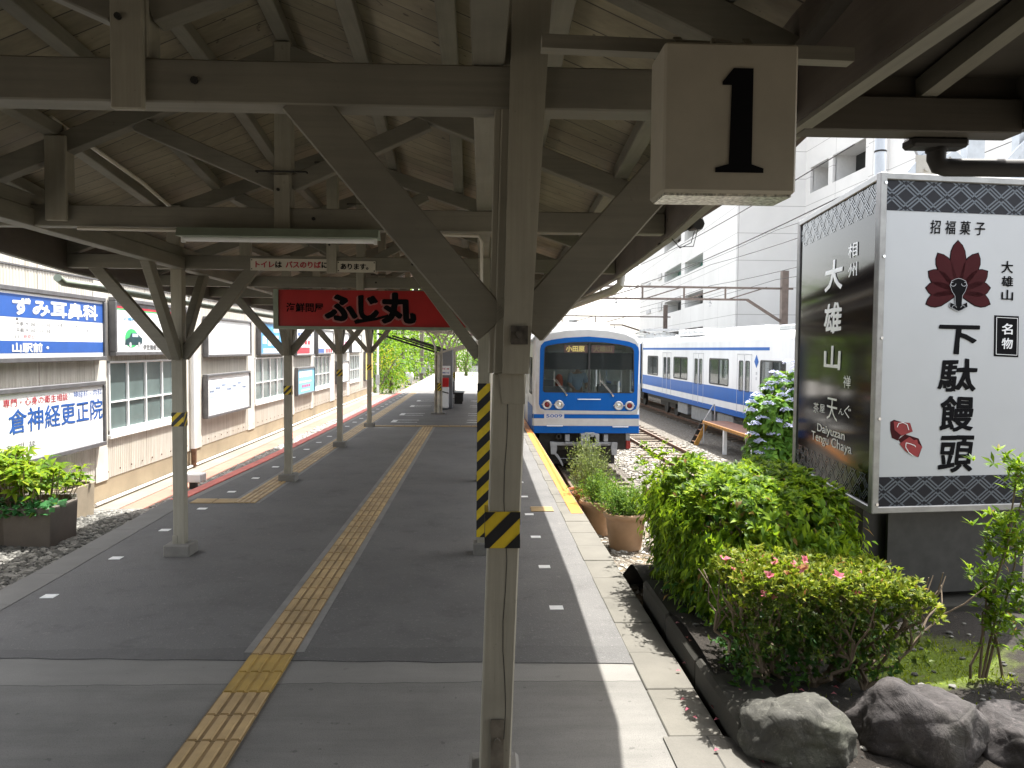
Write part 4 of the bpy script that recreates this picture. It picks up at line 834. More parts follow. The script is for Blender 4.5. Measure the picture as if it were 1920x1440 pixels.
sp = thing('seedling_plant', 'small bright seedlings and dry twigs in the pale planter', 'plant', (-6.1, 12.0, .0))
n = 30; q = np.stack([NR.uniform(-6.3, -5.95, n), NR.uniform(11.6, 12.4, n), NR.uniform(.02, .16, n)], 1); whorls('foliage', q, NR.normal(scale=.4, size=(n, 3))+[0, 0, 1], 6, .12, .05, M['hyl'], sp, 1.3)
# ---------------------------------------------------------------- the big framed sign on the right
A0 = Vector((2.845, 5.62, 0)); Bk = Vector((3.13, 7.75, 0)); fd = Vector((cos(rad(7.0)), sin(rad(7.0)), 0)); ld = (A0-Bk).normalized(); LW = (A0-Bk).length; FWD = 1.38
Cc = A0 + fd*FWD; Dd = Bk + fd*FWD; z0, z1 = .93, 3.375
bs = thing('framed_sign_pillar', 'large four sided metal framed sign with black brush lettering and a dark red fan crest', 'sign', tuple(A0))
fn = Vector((fd.y, -fd.x, 0)); ln = Vector((ld.y, -ld.x, 0))
mb = MB()
for p in (A0, Bk, Cc, Dd): mb.bar((p.x, p.y, z0), (p.x, p.y, z1), .055, .055, fn)
for z in (z0+.025, z1-.025):
    for p, q in ((A0, Cc), (A0, Bk), (Bk, Dd), (Cc, Dd)): mb.bar((p.x, p.y, z), (q.x, q.y, z), .05, .05)
mb.build('frame', M['alu'], bs, bevel=.006)
mb = MB()
for z in (1.0, 1.62, 2.2, 2.78, 3.3):
    c = A0+fn*.028+fd*.012; mb.tube([(c.x, c.y, z), tuple(c+fn*.006+Vector((0, 0, z)))], .011, 8)
mb.build('screws', M['chrome'], bs)
X, Z = fd, Vector((0, 0, 1)); FO = A0+fd*.028 + fn*.006; LO = Bk + ln*.006    # origins of front and left faces
fwid = FWD-.056
MB().prism(rect(0, z0+.05, fwid, z1-.05), FO, X, Z, -.03).build('front_panel', M['pblu'], bs)
MB().prism(rect(.03, z0+.05, LW-.03, z1-.05), LO, ld, Z, -.03).build('side_panel', M['gloss'], bs)
MB().prism(rect(0, z0+.05, fwid, z1-.05), Dd, -fd, Z, -.03).prism(rect(.03, z0+.05, LW-.03, z1-.05), Cc, -ld, Z, -.03).build('rear_panels', M['pblu'], bs)
def fret(mb, o, Xd, w_, za, zb, s=.0155):
    "interlocking key-fret lattice clipped to a band"
    h = zb-za; c45 = math.sqrt(.5); t = s*.5; N = 9
    segs = []
    # sayagata-like: bundles of lines turning alternately along the two diagonals
    for i in range(-50, 70):
        for j in range(-50, 70):
            if (i+j) % 2: continue
            u, v = i*5*s, j*5*s
            if i % 2 == 0:
                for k in range(3): segs.append((u-3.6*s, v+(k-1)*1.65*s, u+3.6*s+(.9*s if k == 0 else 0), v+(k-1)*1.65*s))
                segs.append((u+3.6*s, v-1.65*s, u+3.6*s, v-.6*s)); segs.append((u-3.6*s, v+1.65*s, u-3.6*s, v+.6*s))
            else:
                for k in range(3): segs.append((u+(k-1)*1.65*s, v-3.6*s, u+(k-1)*1.65*s, v+3.6*s))
                segs.append((u-1.65*s, v+3.6*s, u-.6*s, v+3.6*s)); segs.append((u+1.65*s, v-3.6*s, u+.6*s, v-3.6*s))
    for a, b, c, d in segs:
        hx, hy = (t, t) if True else 0
        q = [(min(a, c)-hx*.8, min(b, d)-hy*.8), (max(a, c)+hx*.8, min(b, d)-hy*.8), (max(a, c)+hx*.8, max(b, d)+hy*.8), (min(a, c)-hx*.8, max(b, d)+hy*.8)]
        q = [((p[0]-p[1])*c45+.1, (p[0]+p[1])*c45*.80-.2) for p in q]
        if max(p[0] for p in q) < 0 or min(p[0] for p in q) > w_ or max(p[1] for p in q) < 0 or min(p[1] for p in q) > h: continue
        pl = clip(q, 0, w_, 0, h)
        if len(pl) > 2:
            o_ = Vector(o)+Vector((0, 0, za)); N_ = Vector(Xd).cross(Z); mb.add([o_+Vector(Xd)*p[0]+Z*p[1]+N_*.0035 for p in pl], [tuple(range(len(pl)))])
bands = [(z0+.05, z0+.265), (z1-.265, z1-.05)]
mb = MB()
for a, b in bands: mb.prism(rect(0, a, fwid, b), FO+fn*.0015, X, Z, -.002)
mb.build('dark_band', M['indigo'], bs)
mb = MB()
for a, b in bands: fret(mb, FO, X, fwid, a, b)
mb.build('lattice_pattern', M['slate'], bs)
mb = MB()
for a, b in bands: fret(mb, LO+ld*.03, ld, LW-.06, a, b)
mb.build('side_lattice_pattern', M['slate2'], bs)
def fp(px, py):                       # photograph pixel -> (u, z) on the front face
    r = FW + RT*((px-960)/F) - UP*((py-720)/F); t = (FO-CAMP).dot(fn)/r.dot(fn); p = CAMP+r*t; return ((p-FO).dot(X), p.z)
def lp(px, py):
    r = FW + RT*((px-960)/F) - UP*((py-720)/F); t = (LO-CAMP).dot(ln)/r.dot(ln); p = CAMP+r*t; return ((p-LO).dot(ld), p.z)
def ftext(mb, s, x0, y0, x1, y1, **k):
    a = fp(x0, y1); b = fp(x1, y0); letters(mb, s, FO+X*a[0]+Z*a[1], X, Z, b[0]-a[0], b[1]-a[1], **k); return mb
def ltext(mb, s, x0, y0, x1, y1, **k):
    xm, ym = (x0+x1)/2, (y0+y1)/2; a = lp(x0, ym)[0]; b = lp(x1, ym)[0]; c = lp(xm, y1)[1]; d = lp(xm, y0)[1]
    letters(mb, s, LO+ld*a+Z*c, ld, Z, b-a, d-c, lift=.004, **k); return mb
mb = MB()
for s, x0, y0, x1, y1 in (('下', 1756, 611, 1833, 662), ('駄', 1757, 674, 1829, 734), ('饅', 1759, 742, 1824, 808), ('頭', 1757, 817, 1823, 885)): ftext(mb, s, x0, y0, x1, y1, bold=.008, fat=.016, warp=.012, shear=.08)
mb.build('large_lettering', M['ink'], bs)
ftext(MB(), '招福菓子', 1743, 416, 1846, 438, bold=.004, fat=.008, warp=.010, shear=.06, gap=.35).build('top_lettering', M['ink'], bs)
mb = MB()
for s, y0, y1 in (('大', 490, 512), ('雄', 518, 537), ('山', 544, 563)): ftext(mb, s, 1877, y0, 1899, y1, bold=.008, fat=.012, warp=.010)
mb.build('side_lettering', M['ink'], bs)
def fpoly(mb, pts, lift=.002, mi=0):
    q = [fp(*p) for p in pts]; mb.prism(q, FO+fn*lift, X, Z, .0012, mi) if False else mb.prism(q, FO+fn*lift, X, Z, -.0012, mi); return mb
fpoly(MB(), [(1864, 591), (1910, 593), (1909, 670), (1863, 668)]).build('black_label', M['ink'], bs)
mb = MB()
for a, b in (((1868, 595), (1907, 597)), ((1907, 597), (1906, 666)), ((1906, 666), (1867, 664)), ((1867, 664), (1868, 595))):
    p, q = fp(*a), fp(*b); mb.bar(FO+fn*.004+X*p[0]+Z*p[1], FO+fn*.004+X*q[0]+Z*q[1], .004, .002, fn)
for s, y0, y1 in (('名', 607, 627), ('物', 634, 654)): ftext(mb, s, 1877, y0, 1898, y1, bold=.008, fat=.012, warp=.008, lift=.004)
mb.build('label_lettering', M['signw'], bs)
# fan of feathers
mb = MB(); mo = MB(); cx, cy = 1796, 546
for k, (a, Rr) in enumerate([(-112, 64), (-84, 60), (-56, 66), (-28, 80), (0, 94), (28, 80), (56, 66), (84, 60), (112, 64)]):
    a_ = rad(a); wd = 13.5 if abs(a) < 100 else 12
    def pt(u, v): return (cx + (u*sin(a_)+v*cos(a_)), cy - (u*cos(a_)-v*sin(a_)))
    half = [(.0, 4), (.35, .8*wd), (.62, 1.08*wd), (.8, .92*wd), (.92, .55*wd)]
    for m, g, lf in ((mo, 1.6, .002), (mb, 0, .0036)):
        fpoly(m, [pt(f*Rr, -(v+g)) for f, v in half]+[pt(Rr+g*1.4, 0)]+[pt(f*Rr, v+g) for f, v in reversed(half)], lf)
mo.build('crest_outline', M['ink'], bs); mb.build('crest_feathers', M['maroon'], bs)
mb = MB()
hd = [(-6, 30), (-7, 12), (-12, 4), (-16, -8), (-13, -17), (-5, -21), (0, -22), (5, -21), (13, -17), (16, -8), (12, 4), (7, 12), (6, 30), (16, 25), (17, 34), (9, 39), (0, 43), (-9, 39), (-17, 34), (-16, 25)]
hd = [(1796+x*1.0, 543+y*.95) for x, y in hd]; fpoly(mb, hd, .006); mb.build('crest_handle', M['ink'], bs)
mb = MB()
def stroke(pts, wd=.004):
    q = [fp(*p) for p in pts]
    for a, b in zip(q, q[1:]): mb.bar(FO+fn*.0085+X*a[0]+Z*a[1], FO+fn*.0085+X*b[0]+Z*b[1], wd, .001, fn)
stroke([p for p in hd]+[hd[0]], .003)
for sx in (-1, 1):
    stroke([(1796+sx*(11-6*cos(t_)*(1-t_/8)), 532+6*sin(t_)*(1-t_/8)) for t_ in np.linspace(0, 5, 12)], .0035); stroke([(1796+sx*(9-5*cos(t_)*(1-t_/8)), 577-5*sin(t_)*(1-t_/8)) for t_ in np.linspace(0, 5, 12)], .003)
mb.build('crest_scrolls', M['greyp'], bs)
# the pair of red clogs
mb = MB(); mk = MB(); mw = MB()
fpoly(mk, [(1669, 791), (1676, 787), (1703, 795), (1700, 811), (1688, 818), (1683, 826), (1672, 821), (1669, 806)], .002)
fpoly(mb, [(1675, 790), (1706, 793), (1711, 809), (1690, 817), (1677, 806)], .0035)
fpoly(mk, [(1684, 824), (1697, 814), (1722, 822), (1729, 838), (1722, 857), (1700, 848)], .002)
fpoly(mb, [(1686, 832), (1705, 819), (1729, 838), (1720, 857), (1697, 846)], .0035)
fpoly(mb, [(1710, 826), (1719, 824), (1721, 833), (1714, 834)], .0045)
mk.build('clog_sides', M['maroon'], bs); mb.build('clog_tops', M['crimson'], bs)
mb = mw; stroke2 = [[(1681, 801), (1684, 794), (1692, 792), (1700, 796), (1703, 806)], [(1698, 830), (1706, 832), (1714, 835), (1716, 838)], [(1698, 830), (1697, 838), (1703, 848), (1711, 854)]]
for pts in stroke2:
    q = [fp(*p) for p in pts]
    for a, b in zip(q, q[1:]): mb.bar(FO+fn*.0065+X*a[0]+Z*a[1], FO+fn*.0065+X*b[0]+Z*b[1], .005, .001, fn)
mb.build('clog_straps', M['signw'], bs)
# left face
mb = MB()
for s, x0, y0, x1, y1 in (('大', 1548, 489, 1580, 545), ('雄', 1546, 569, 1578, 623), ('山', 1546, 650, 1576, 692)): ltext(mb, s, x0, y0, x1, y1, bold=.008, fat=.014, warp=.014, shear=.05)
mb.build('side_large_lettering', M['signw'], bs)
mb = MB()
for s, x0, y0, x1, y1 in (('相', 1592, 455, 1609, 482), ('州', 1592, 493, 1608, 519)): ltext(mb, s, x0, y0, x1, y1, bold=.002, fat=.006, warp=.010)
ltext(mb, '禅', 1582, 704, 1596, 728, bold=.0, warp=.012)
for s, x0, y0, x1, y1 in (('茶', 1526, 755, 1536, 774), ('屋', 1538, 758, 1547, 774), ('天', 1551, 746, 1571, 789), ('ん', 1573, 766, 1583, 778), ('ぐ', 1584, 760, 1596, 784)): ltext(mb, s, x0, y0, x1, y1, bold=.0, warp=.012)
mb.build('side_small_lettering', M['signw'], bs)
mb = MB(); ltext(mb, 'Daiyuzan', 1533, 801, 1585, 822, bold=.012); ltext(mb, 'Tengu Chaya', 1522, 820, 1598, 843, bold=.006); mb.build('roman_lettering', M['signw'], bs)
cent = (A0+Cc+Bk+Dd)/4
def stand(f, g): return A0 + fd*f + (Bk-A0).normalized()*g
mb = MB(); p = [stand(.02, .25), stand(1.3, .25), stand(1.3, 1.9), stand(.02, 1.9)]
mb.prism([(q.x, q.y) for q in p], (0, 0, .28), (1, 0, 0), (0, 1, 0), .65); mb.build('base_box', M['blk'], bs)
p = [stand(.20, .18), stand(1.36, .18), stand(1.36, .23), stand(.20, .23)]
MB().prism([(q.x, q.y) for q in p], (0, 0, .27), (1, 0, 0), (0, 1, 0), .62).build('base_panel', plain('grey_base_panel', (.04, .04, .037), .5, 0, .3, 8), bs)
p = [stand(.12, .05), stand(1.5, .05), stand(1.5, 2.0), stand(.12, 2.0)]
MB().prism([(q.x, q.y) for q in p], (0, 0, .02), (1, 0, 0), (0, 1, 0), .2).build('plinth', M['stonedark'], bs, bevel=.02)

# ---------------------------------------------------------------- the garden bed
xs = np.linspace(1.42, 7.5, 50); yv = np.linspace(3.7, 9.0, 46); vs = []
def ggz(x, y): return .07+.05*sin(x*2.3+y)+.03*sin(y*3.1-x*1.7)+.06*max(0, min(1, (y-3.9)/1.0))-.12*max(0, min(1, (4.15-y)/.4))-.55*max(0, min(1, (y-7.3)/1.2))
for yq in yv:
    for xq in xs: vs.append((xq, yq, ggz(xq, yq)))
n = len(xs); MB().add(vs, [(j*n+i, j*n+i+1, (j+1)*n+i+1, (j+1)*n+i) for j in range(len(yv)-1) for i in range(n-1)]).build('mossy_soil', M['moss'], kind='structure', smooth=True)
kb = thing('stone_kerb', 'dark mossy stone kerb between the platform and the garden bed', 'kerb', (1.45, 5.4, 0))
mb = MB(); yk = 4.05
for k, l in enumerate((.9, .85, .88)):
    x = 1.40; mb.box(x-.03+.01*k, x+.30+.01*k, yk, yk+l-.012, -.35, .15+.012*sin(k*5)); yk += l
mb.build('blocks', M['stonedark'], kb, bevel=.025)
def boulder(name, label, c, r, seed, mat, dent=None, rot=0):
    bm = bmesh.new(); bmesh.ops.create_icosphere(bm, subdivisions=5, radius=1); r0 = random.Random(seed)
    pl = [(Vector((r0.gauss(0, 1), r0.gauss(0, 1), r0.gauss(0, 1))).normalized(), r0.uniform(.72, .95)) for _ in range(10)]
    from mathutils import noise as nz
    for v in bm.verts:
        p = v.co.normalized(); k = 1.0
        for nrm_, d in pl:
            q = p.dot(nrm_)
            if q > d: k = min(k, d/q*.9+.1)
        k *= 1+.16*nz.noise(p*1.6+Vector((seed, 0, 0)))+.07*nz.noise(p*3.6+Vector((0, seed, 0)))+.035*nz.noise(p*9)+.018*nz.noise(p*21)
        if dent: k -= .16*math.exp(-((p.x-dent[0])**2+(p.z-dent[1])**2)/.05)
        a = Vector((p.x*k*r[0], p.y*k*r[1], p.z*k*r[2])); a.z = max(a.z, -r[2]*.8)
        v.co = Vector((a.x*cos(rot)-a.z*sin(rot)*0-a.y*sin(rot), a.x*sin(rot)+a.y*cos(rot), a.z))
    me = bpy.data.meshes.new(name); bm.to_mesh(me); bm.free(); me.materials.append(mat); me.polygons.foreach_set('use_smooth', [True]*len(me.polygons))
    o = bpy.data.objects.new(name, me); COL.objects.link(o); o.location = c; return reg(o, label, 'boulder', 'boulders edging the garden bed')
boulder('boulder', 'rounded grey green boulder in front of the low azalea hedge, leftmost of the row', (1.66, 4.02, .09), (.31, .24, .21), 3, M['rock'], rot=-.15)
boulder('boulder', 'big dark mauve boulder with a dented top, middle of the row', (2.30, 4.03, .115), (.335, .25, .275), 8, M['rock2'], (.15, .95))
boulder('boulder', 'low mauve boulder cut by the right edge, beside the big dented one', (2.87, 4.05, .03), (.27, .24, .20), 5, M['rock2'])
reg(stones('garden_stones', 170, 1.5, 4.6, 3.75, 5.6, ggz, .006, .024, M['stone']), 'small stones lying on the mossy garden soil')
# fallen petals
q = np.stack([NR.uniform(1.2, 2.9, 60), NR.uniform(3.7, 5.6, 60), np.zeros(60)], 1)
for k in range(60): q[k, 2] = (ggz(q[k, 0], q[k, 1])+.015) if q[k, 0] > 1.64 else (.15 if q[k, 0] > 1.38 and q[k, 1] > 4.05 else .02)
leaves('fallen_petals', q, NR.normal(size=(60, 3))*[1, 1, .2], [[0, 0, 1]]*60, .035, .025, M['pinkf'], None, .3, .1, label='pink petals fallen around the garden bed and kerb', kind='stuff')
# moss tufts, brightened and kept to the painted sunlit patch
n = 5200; q = np.stack([NR.uniform(1.9, 4.2, n), NR.uniform(4.2, 5.5, n), np.zeros(n)], 1); keep = np.array([((a-2.95)*1.35)**2+((b-4.98)*1.9)**2+.25*math.sin(a*7+b*3)+.25*math.sin(b*9-a*5) < .5 or rnd.random() < .06 for a, b, _ in q]); q = q[keep]
q[:, 2] = [ggz(a, b) for a, b, _ in q]
leaves('moss_tufts', q, NR.normal(scale=.6, size=q.shape)+[0, 0, 1], NR.normal(size=q.shape), NR.uniform(.012, .04, len(q)), .009, leaf('moss_blade', (.13, .17, .010), (.23, .29, .015), (.36, .41, .03), .3, .8), None, .1, .2, label='bright green moss and tiny plants covering the garden soil', kind='stuff')
def limb(mb, a, b, r0_, r1_, wob=.05, n=5, seg=6):
    a, b = Vector(a), Vector(b); pts = []; rr = []
    for k in range(n+1):
        f = k/n; p = a.lerp(b, f); 
        if 0 < k < n: p += Vector((rnd.gauss(0, wob), rnd.gauss(0, wob), rnd.gauss(0, wob*.6)))
        pts.append(p); rr.append(r0_+(r1_-r0_)*f)
    mb.tube(pts, rr, seg)
M['aztop'] = leaf('sunlit_azalea_leaf', (.10, .20, .012), (.22, .36, .018), (.40, .50, .03), .42, .5)  # lighter leaf for the bush top, sunlight put into its colour
# large clipped azalea
ab = thing('azalea_bush', 'large clipped azalea bush with bright glossy leaf rosettes beside the big sign', 'bush', (2.1, 6.3, .1))
def shell_pts(n, x0, x1, y0, y1, z0, z1, e=4.0, topw=.5):
    "points with outward axes on a rounded box"
    v = unit(NR.normal(size=(n, 3))); v[:, 2] = np.abs(v[:, 2])*1.0-.15*NR.random(n)
    k = (np.abs(v[:, 0])**e+np.abs(v[:, 1])**e+np.abs(v[:, 2])**e)**(-1/e); p = v*k[:, None]
    nr = np.sign(p)*np.abs(p)**(e-1); c = np.array([(x0+x1)/2, (y0+y1)/2, z0]); h = np.array([(x1-x0)/2, (y1-y0)/2, z1-z0])
    lump = 1+.045*np.sin(p[:, :1]*9+1)*np.sin(p[:, 1:2]*8)+.04*np.sin(p[:, 2:]*11+p[:, :1]*5)
    return c+p*h*lump, unit(nr/h)
# top and sides as rosettes; sides hang
Pt, At = shell_pts(2700, 1.46, 2.78, 5.35, 7.3, .12, 1.10)
top = At[:, 2] > .45
low = np.clip((.95-Pt[:, 2])/.8, 0, 1); Pt[:, 0] += .20*low*np.clip((2.1-Pt[:, 0])/.6, 0, 1); Pt[:, 2] += .10*low
Pt += NR.normal(scale=.025, size=Pt.shape)
whorls('top_foliage', Pt[top], At[top]+[0, 0, .5]+NR.normal(scale=.28, size=At[top].shape), 9, .082, .026, M['azl'], ab, 1.25, droop=.18)
Pa, Aa = shell_pts(1300, 1.46, 2.78, 5.35, 7.3, .12, 1.10); ka = Aa[:, 2] > .6
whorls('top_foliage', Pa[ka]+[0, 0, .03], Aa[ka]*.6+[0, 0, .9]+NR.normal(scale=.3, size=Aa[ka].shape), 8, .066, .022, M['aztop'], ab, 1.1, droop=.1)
sd_ = ~top
whorls('side_foliage', Pt[sd_], At[sd_]*.9+[0, 0, -.15]+NR.normal(scale=.3, size=At[sd_].shape), 8, .088, .027, M['azl'], ab, 1.2, droop=.35)
Pq = Pt[sd_]; n = len(Pq)*5; idx = NR.integers(0, len(Pq), n)
leaves('hanging_foliage', Pq[idx]+NR.normal(scale=.06, size=(n, 3)), At[sd_][idx]*.45+[0, 0, -.9]+NR.normal(scale=.25, size=(n, 3)), At[sd_][idx]+NR.normal(scale=.3, size=(n, 3)), NR.uniform(.06, .10, n), .028, M['azl'], ab, .2, .1)
mb = MB()
for k in range(16):
    a = (rnd.uniform(1.75, 2.5), rnd.uniform(5.8, 6.9), .05); limb(mb, a, (rnd.uniform(1.55, 2.7), rnd.uniform(5.45, 7.2), rnd.uniform(.7, 1.0)), .022, .008)
mb.build('branches', M['twig'], ab)
inner = MB(); c_ = MB(); Pi, _ = shell_pts(1, 0, 1, 0, 1, 0, 1)
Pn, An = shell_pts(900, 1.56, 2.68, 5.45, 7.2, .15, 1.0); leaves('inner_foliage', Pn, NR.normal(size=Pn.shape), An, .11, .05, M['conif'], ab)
# reddish little azalea behind it at the left
rb = thing('red_azalea_bush', 'small azalea with dark red withered flowers behind the large bush by the pots', 'bush', (1.75, 7.6, -.2))
n = 130; q = np.stack([NR.normal(1.80, .14, n), NR.normal(7.75, .28, n), NR.normal(.83, .13, n)], 1)
whorls('foliage', q, NR.normal(scale=.5, size=(n, 3))+[0, 0, .8], 8, .07, .025, M['azl'], rb, 1.2)
q2 = np.stack([NR.normal(1.80, .11, 110), NR.normal(7.7, .2, 110), NR.uniform(.38, .76, 110)], 1); whorls('withered_flowers', q2, NR.normal(scale=.7, size=(110, 3))+[-.3, -.5, -.2], 6, .05, .028, M['redl'], rb, 1.1)
mb = MB()
for k in range(9): limb(mb, (1.85+rnd.gauss(0, .05), 7.7+rnd.gauss(0, .1), -.35), (rnd.gauss(1.78, .14), rnd.gauss(7.75, .2), rnd.uniform(.55, .85)), .014, .005)
mb.build('branches', M['twig'], rb)
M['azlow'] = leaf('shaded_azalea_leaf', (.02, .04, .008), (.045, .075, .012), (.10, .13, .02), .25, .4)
# low azalea hedge with pink flowers
lh = thing('flowering_azalea_hedge', 'low flat topped azalea with pink flowers and bare branching stems', 'bush', (2.0, 4.7, .1))
n = 1150; q = np.stack([NR.uniform(1.46, 2.62, n), NR.uniform(4.3, 4.98, n), np.zeros(n)], 1)
edge = np.minimum(1, np.minimum((q[:, 0]-1.42)/.12, (2.68-q[:, 0])/.2)); q[:, 2] = .845-.075*(q[:, 0]-1.46)-(1-edge)*.12+NR.normal(scale=.02, size=n)-np.abs(NR.normal(scale=.05, size=n))-.12*np.clip(4.36-q[:, 1], 0, .1)*5
whorls('foliage', q, NR.normal(scale=.45, size=(n, 3))+[0, -.1, 1], 8, .046, .016, M['azd'], lh, 1.1, droop=.15)
n = 950; q = np.stack([NR.uniform(1.5, 2.6, n), NR.uniform(4.3, 4.95, n), .76-.38*NR.random(n)**1.7], 1); q[:, 2] -= .06*(q[:, 0]-1.5)
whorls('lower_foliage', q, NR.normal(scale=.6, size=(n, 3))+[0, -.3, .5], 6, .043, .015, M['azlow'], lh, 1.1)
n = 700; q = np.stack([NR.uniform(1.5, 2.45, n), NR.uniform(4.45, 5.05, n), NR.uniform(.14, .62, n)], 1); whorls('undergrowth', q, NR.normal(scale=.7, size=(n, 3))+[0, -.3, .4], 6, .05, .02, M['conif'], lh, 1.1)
q = np.concatenate([np.stack([NR.uniform(1.45, 2.0, 15), NR.uniform(4.28, 4.8, 15), NR.uniform(.79, .855, 15)], 1), np.stack([NR.uniform(1.5, 2.62, 14), NR.uniform(4.27, 4.9, 14), NR.uniform(.68, .80, 14)], 1)])
for k in range(len(q)): whorls('flower', q[k:k+1], NR.normal(scale=.4, size=(1, 3))+[0, -.5, .8], 7, .042, .030, M['pinkf'], lh, .9, fold=.1)
mb = MB()
for bx_, by_ in ((1.72, 4.62), (1.86, 4.7), (2.0, 4.62), (2.22, 4.72), (2.3, 4.6)):
    for k in range(5):
        m = Vector((bx_+rnd.gauss(0, .14), by_+rnd.gauss(0, .1), rnd.uniform(.3, .48))); limb(mb, (bx_, by_, .08), m, .015, .009, .025)
        for j in range(4): limb(mb, m, (m.x+rnd.gauss(0, .16), m.y+rnd.gauss(0, .12), rnd.uniform(.66, .8)), .008, .003, .02, 4, 5)
mb.build('branches', M['twig'], lh)
# shoots by the right edge
re = thing('edge_shrub', 'upright leafy shoots growing in front of the sign at the right edge', 'shrub', (3.14, 4.7, .1))
pp, aa = [], []; mb = MB()
for x, y_, zt in ((2.86, 4.62, .80), (2.9, 4.55, .70), (2.98, 4.7, .82), (3.06, 4.6, .78), (2.95, 4.6, .62), (2.90, 4.62, 1.07), (2.97, 4.6, 1.12), (3.04, 4.6, 1.10), (3.02, 4.66, 1.03), (3.03, 4.6, 1.50), (3.10, 4.65, 1.46), (3.15, 4.65, 1.3)):
    x += .14; (limb if rnd.random() < .5 else (lambda *a: 0))(mb, (3.14+rnd.gauss(0, .05), 4.7, .1), (x, y_, zt), .009, .004, .02)
    for k in range(16):
        f = k/16; pp.append((x+rnd.gauss(0, .035)+.04*(1-f), y_+rnd.gauss(0, .03), zt-.22*(1-f))); aa.append((rnd.gauss(0, .3), rnd.gauss(-.1, .3), 1))
for k in range(120): pp.append((3.26+rnd.gauss(0, .11), 4.62+rnd.gauss(0, .1), rnd.choice((.35, .45, .6, .72, .98, 1.08, 1.45))+rnd.gauss(0, .05))); aa.append((rnd.gauss(-.1, .4), rnd.gauss(-.2, .3), 1))
whorls('foliage', np.array(pp), np.array(aa), 7, .072, .019, M['azl'], re, 1.3, droop=.05); mb.build('branches', M['twig'], re)

# ---------------------------------------------------------------- flower pots at the track end
def pot(name, label, c, r, h, mat):
    t = thing(name, label, 'flower pot', c, 'plastic flower pots along the platform edge')
    MB().lathe([(r*.62, 0), (r*.70, .02), (r*.70, .03), (r*.88, h*.86), (r*.90, h*.87)], c, 28).build('body', mat, t, smooth=True)
    MB().lathe([(r*.88, h*.86), (r*.95, h*.87), (r*1.0, h*.92), (r, h*.965), (r*.95, h), (r*.88, h), (r*.85, h*.93)], c, 28).build('rim', mat, t, smooth=True)
    MB().lathe([(0, h*.92), (r*.86, h*.9)], c, 20).build('soil', M['soil'], t); return t
def herbs(name, label, c, r, h, n, mat, tall=0):
    t = thing(name, label, 'plant', c); base = NR.normal(scale=r*.36, size=(n, 2)); pp, dd = [], []; mb = MB()
    for bx_, by_ in base:
        hh = h*rnd.uniform(.5, 1.05)*max(.45, 1-.35*math.hypot(bx_, by_)/r); lx, ly = bx_*.55, by_*.55; tip = Vector((c[0]+bx_+lx, c[1]+by_+ly, c[2]+hh)); b = Vector((c[0]+bx_*.8, c[1]+by_*.8, c[2]-.03))
        mb.tube([b, b.lerp(tip, .5)+Vector((lx*-.1, ly*-.1, .03)), tip], .0025, 3, False)
        for k in range(15): f = rnd.uniform(.2, 1); pp.append(tuple(b.lerp(tip, f)+Vector((rnd.gauss(0, .012), rnd.gauss(0, .012), 0)))); dd.append((rnd.gauss(0, 1)+lx, rnd.gauss(0, 1)+ly, rnd.uniform(.2, 1.2)))
    mb.build('stems', mat, t); n2 = len(pp); leaves('foliage', pp, dd, NR.normal(size=(n2, 3))+[0, 0, .6], NR.uniform(.025, .055, n2), .014, mat, t, .15, .15)
    return t
pot('flower_pot', 'big tan plastic pot nearest the camera with bushy green herbs', (1.845, 9.95, -.45), .285, .50, M['pot'])
herbs('herb_plant', 'bushy fresh green herbs growing in the nearest tan pot', (1.845, 9.95, .03), .33, .42, 210, M['herb'])
pot('flower_pot', 'tan plastic pot tucked behind the nearest one at the platform edge', (1.62, 10.75, -.45), .27, .50, M['pot'])
herbs('herb_plant', 'green herbs in the second pot of the row', (1.62, 10.75, .03), .30, .45, 130, M['herb'])
pot('flower_pot', 'orange terracotta pot third in the row along the edge', (1.61, 11.6, -.5), .27, .50, M['potd'])
herbs('herb_plant', 'tall dry grey green stalks in the third pot', (1.63, 11.6, -.02), .28, .85, 130, M['herb2'])
pot('flower_pot', 'orange terracotta pot farthest along the platform edge', (1.60, 12.5, -.62), .27, .50, M['potd'])
herbs('herb_plant', 'pale dry stalks in the farthest pot', (1.66, 12.5, -.14), .26, .95, 90, M['herb2'])
pot('flower_pot', 'tan pot half hidden behind the large azalea bush', (2.46, 9.9, -.45), .285, .50, M['pot'])
herbs('herb_plant', 'few short sprigs in the half hidden pot', (2.46, 9.9, .03), .2, .2, 40, M['herb2'])
# hydrangea further back
hy = thing('hydrangea_bush', 'tall hydrangea with pale blue violet flower heads beside the parked train', 'bush', (6.4, 16.5, -.9))
cs = [(6.2, 16.6, .2), (6.7, 16.6, .7), (6.0, 16.4, .75), (6.5, 16.8, 1.2), (6.9, 16.6, 1.35), (5.95, 16.3, -.2), (6.6, 16.4, -.2), (7.1, 16.6, .2)]
rs_ = [(.5, .5, .45), (.5, .5, .45), (.42, .45, .4), (.42, .45, .42), (.38, .4, .36), (.45, .45, .5), (.5, .5, .5), (.4, .5, .6)]
pv = []
for c, r in zip(cs, rs_):
    v = unit(NR.normal(size=(120, 3))); pv.append(np.concatenate([np.array(c)+v*np.array(r)*NR.uniform(.7, 1.05, (120, 1)), v], 1))
pv = np.concatenate(pv); whorls('foliage', pv[:, :3], pv[:, 3:]+[0, 0, .5], 5, .19, .11, M['hyl'], hy, 1.5, droop=.25)
hd_ = []
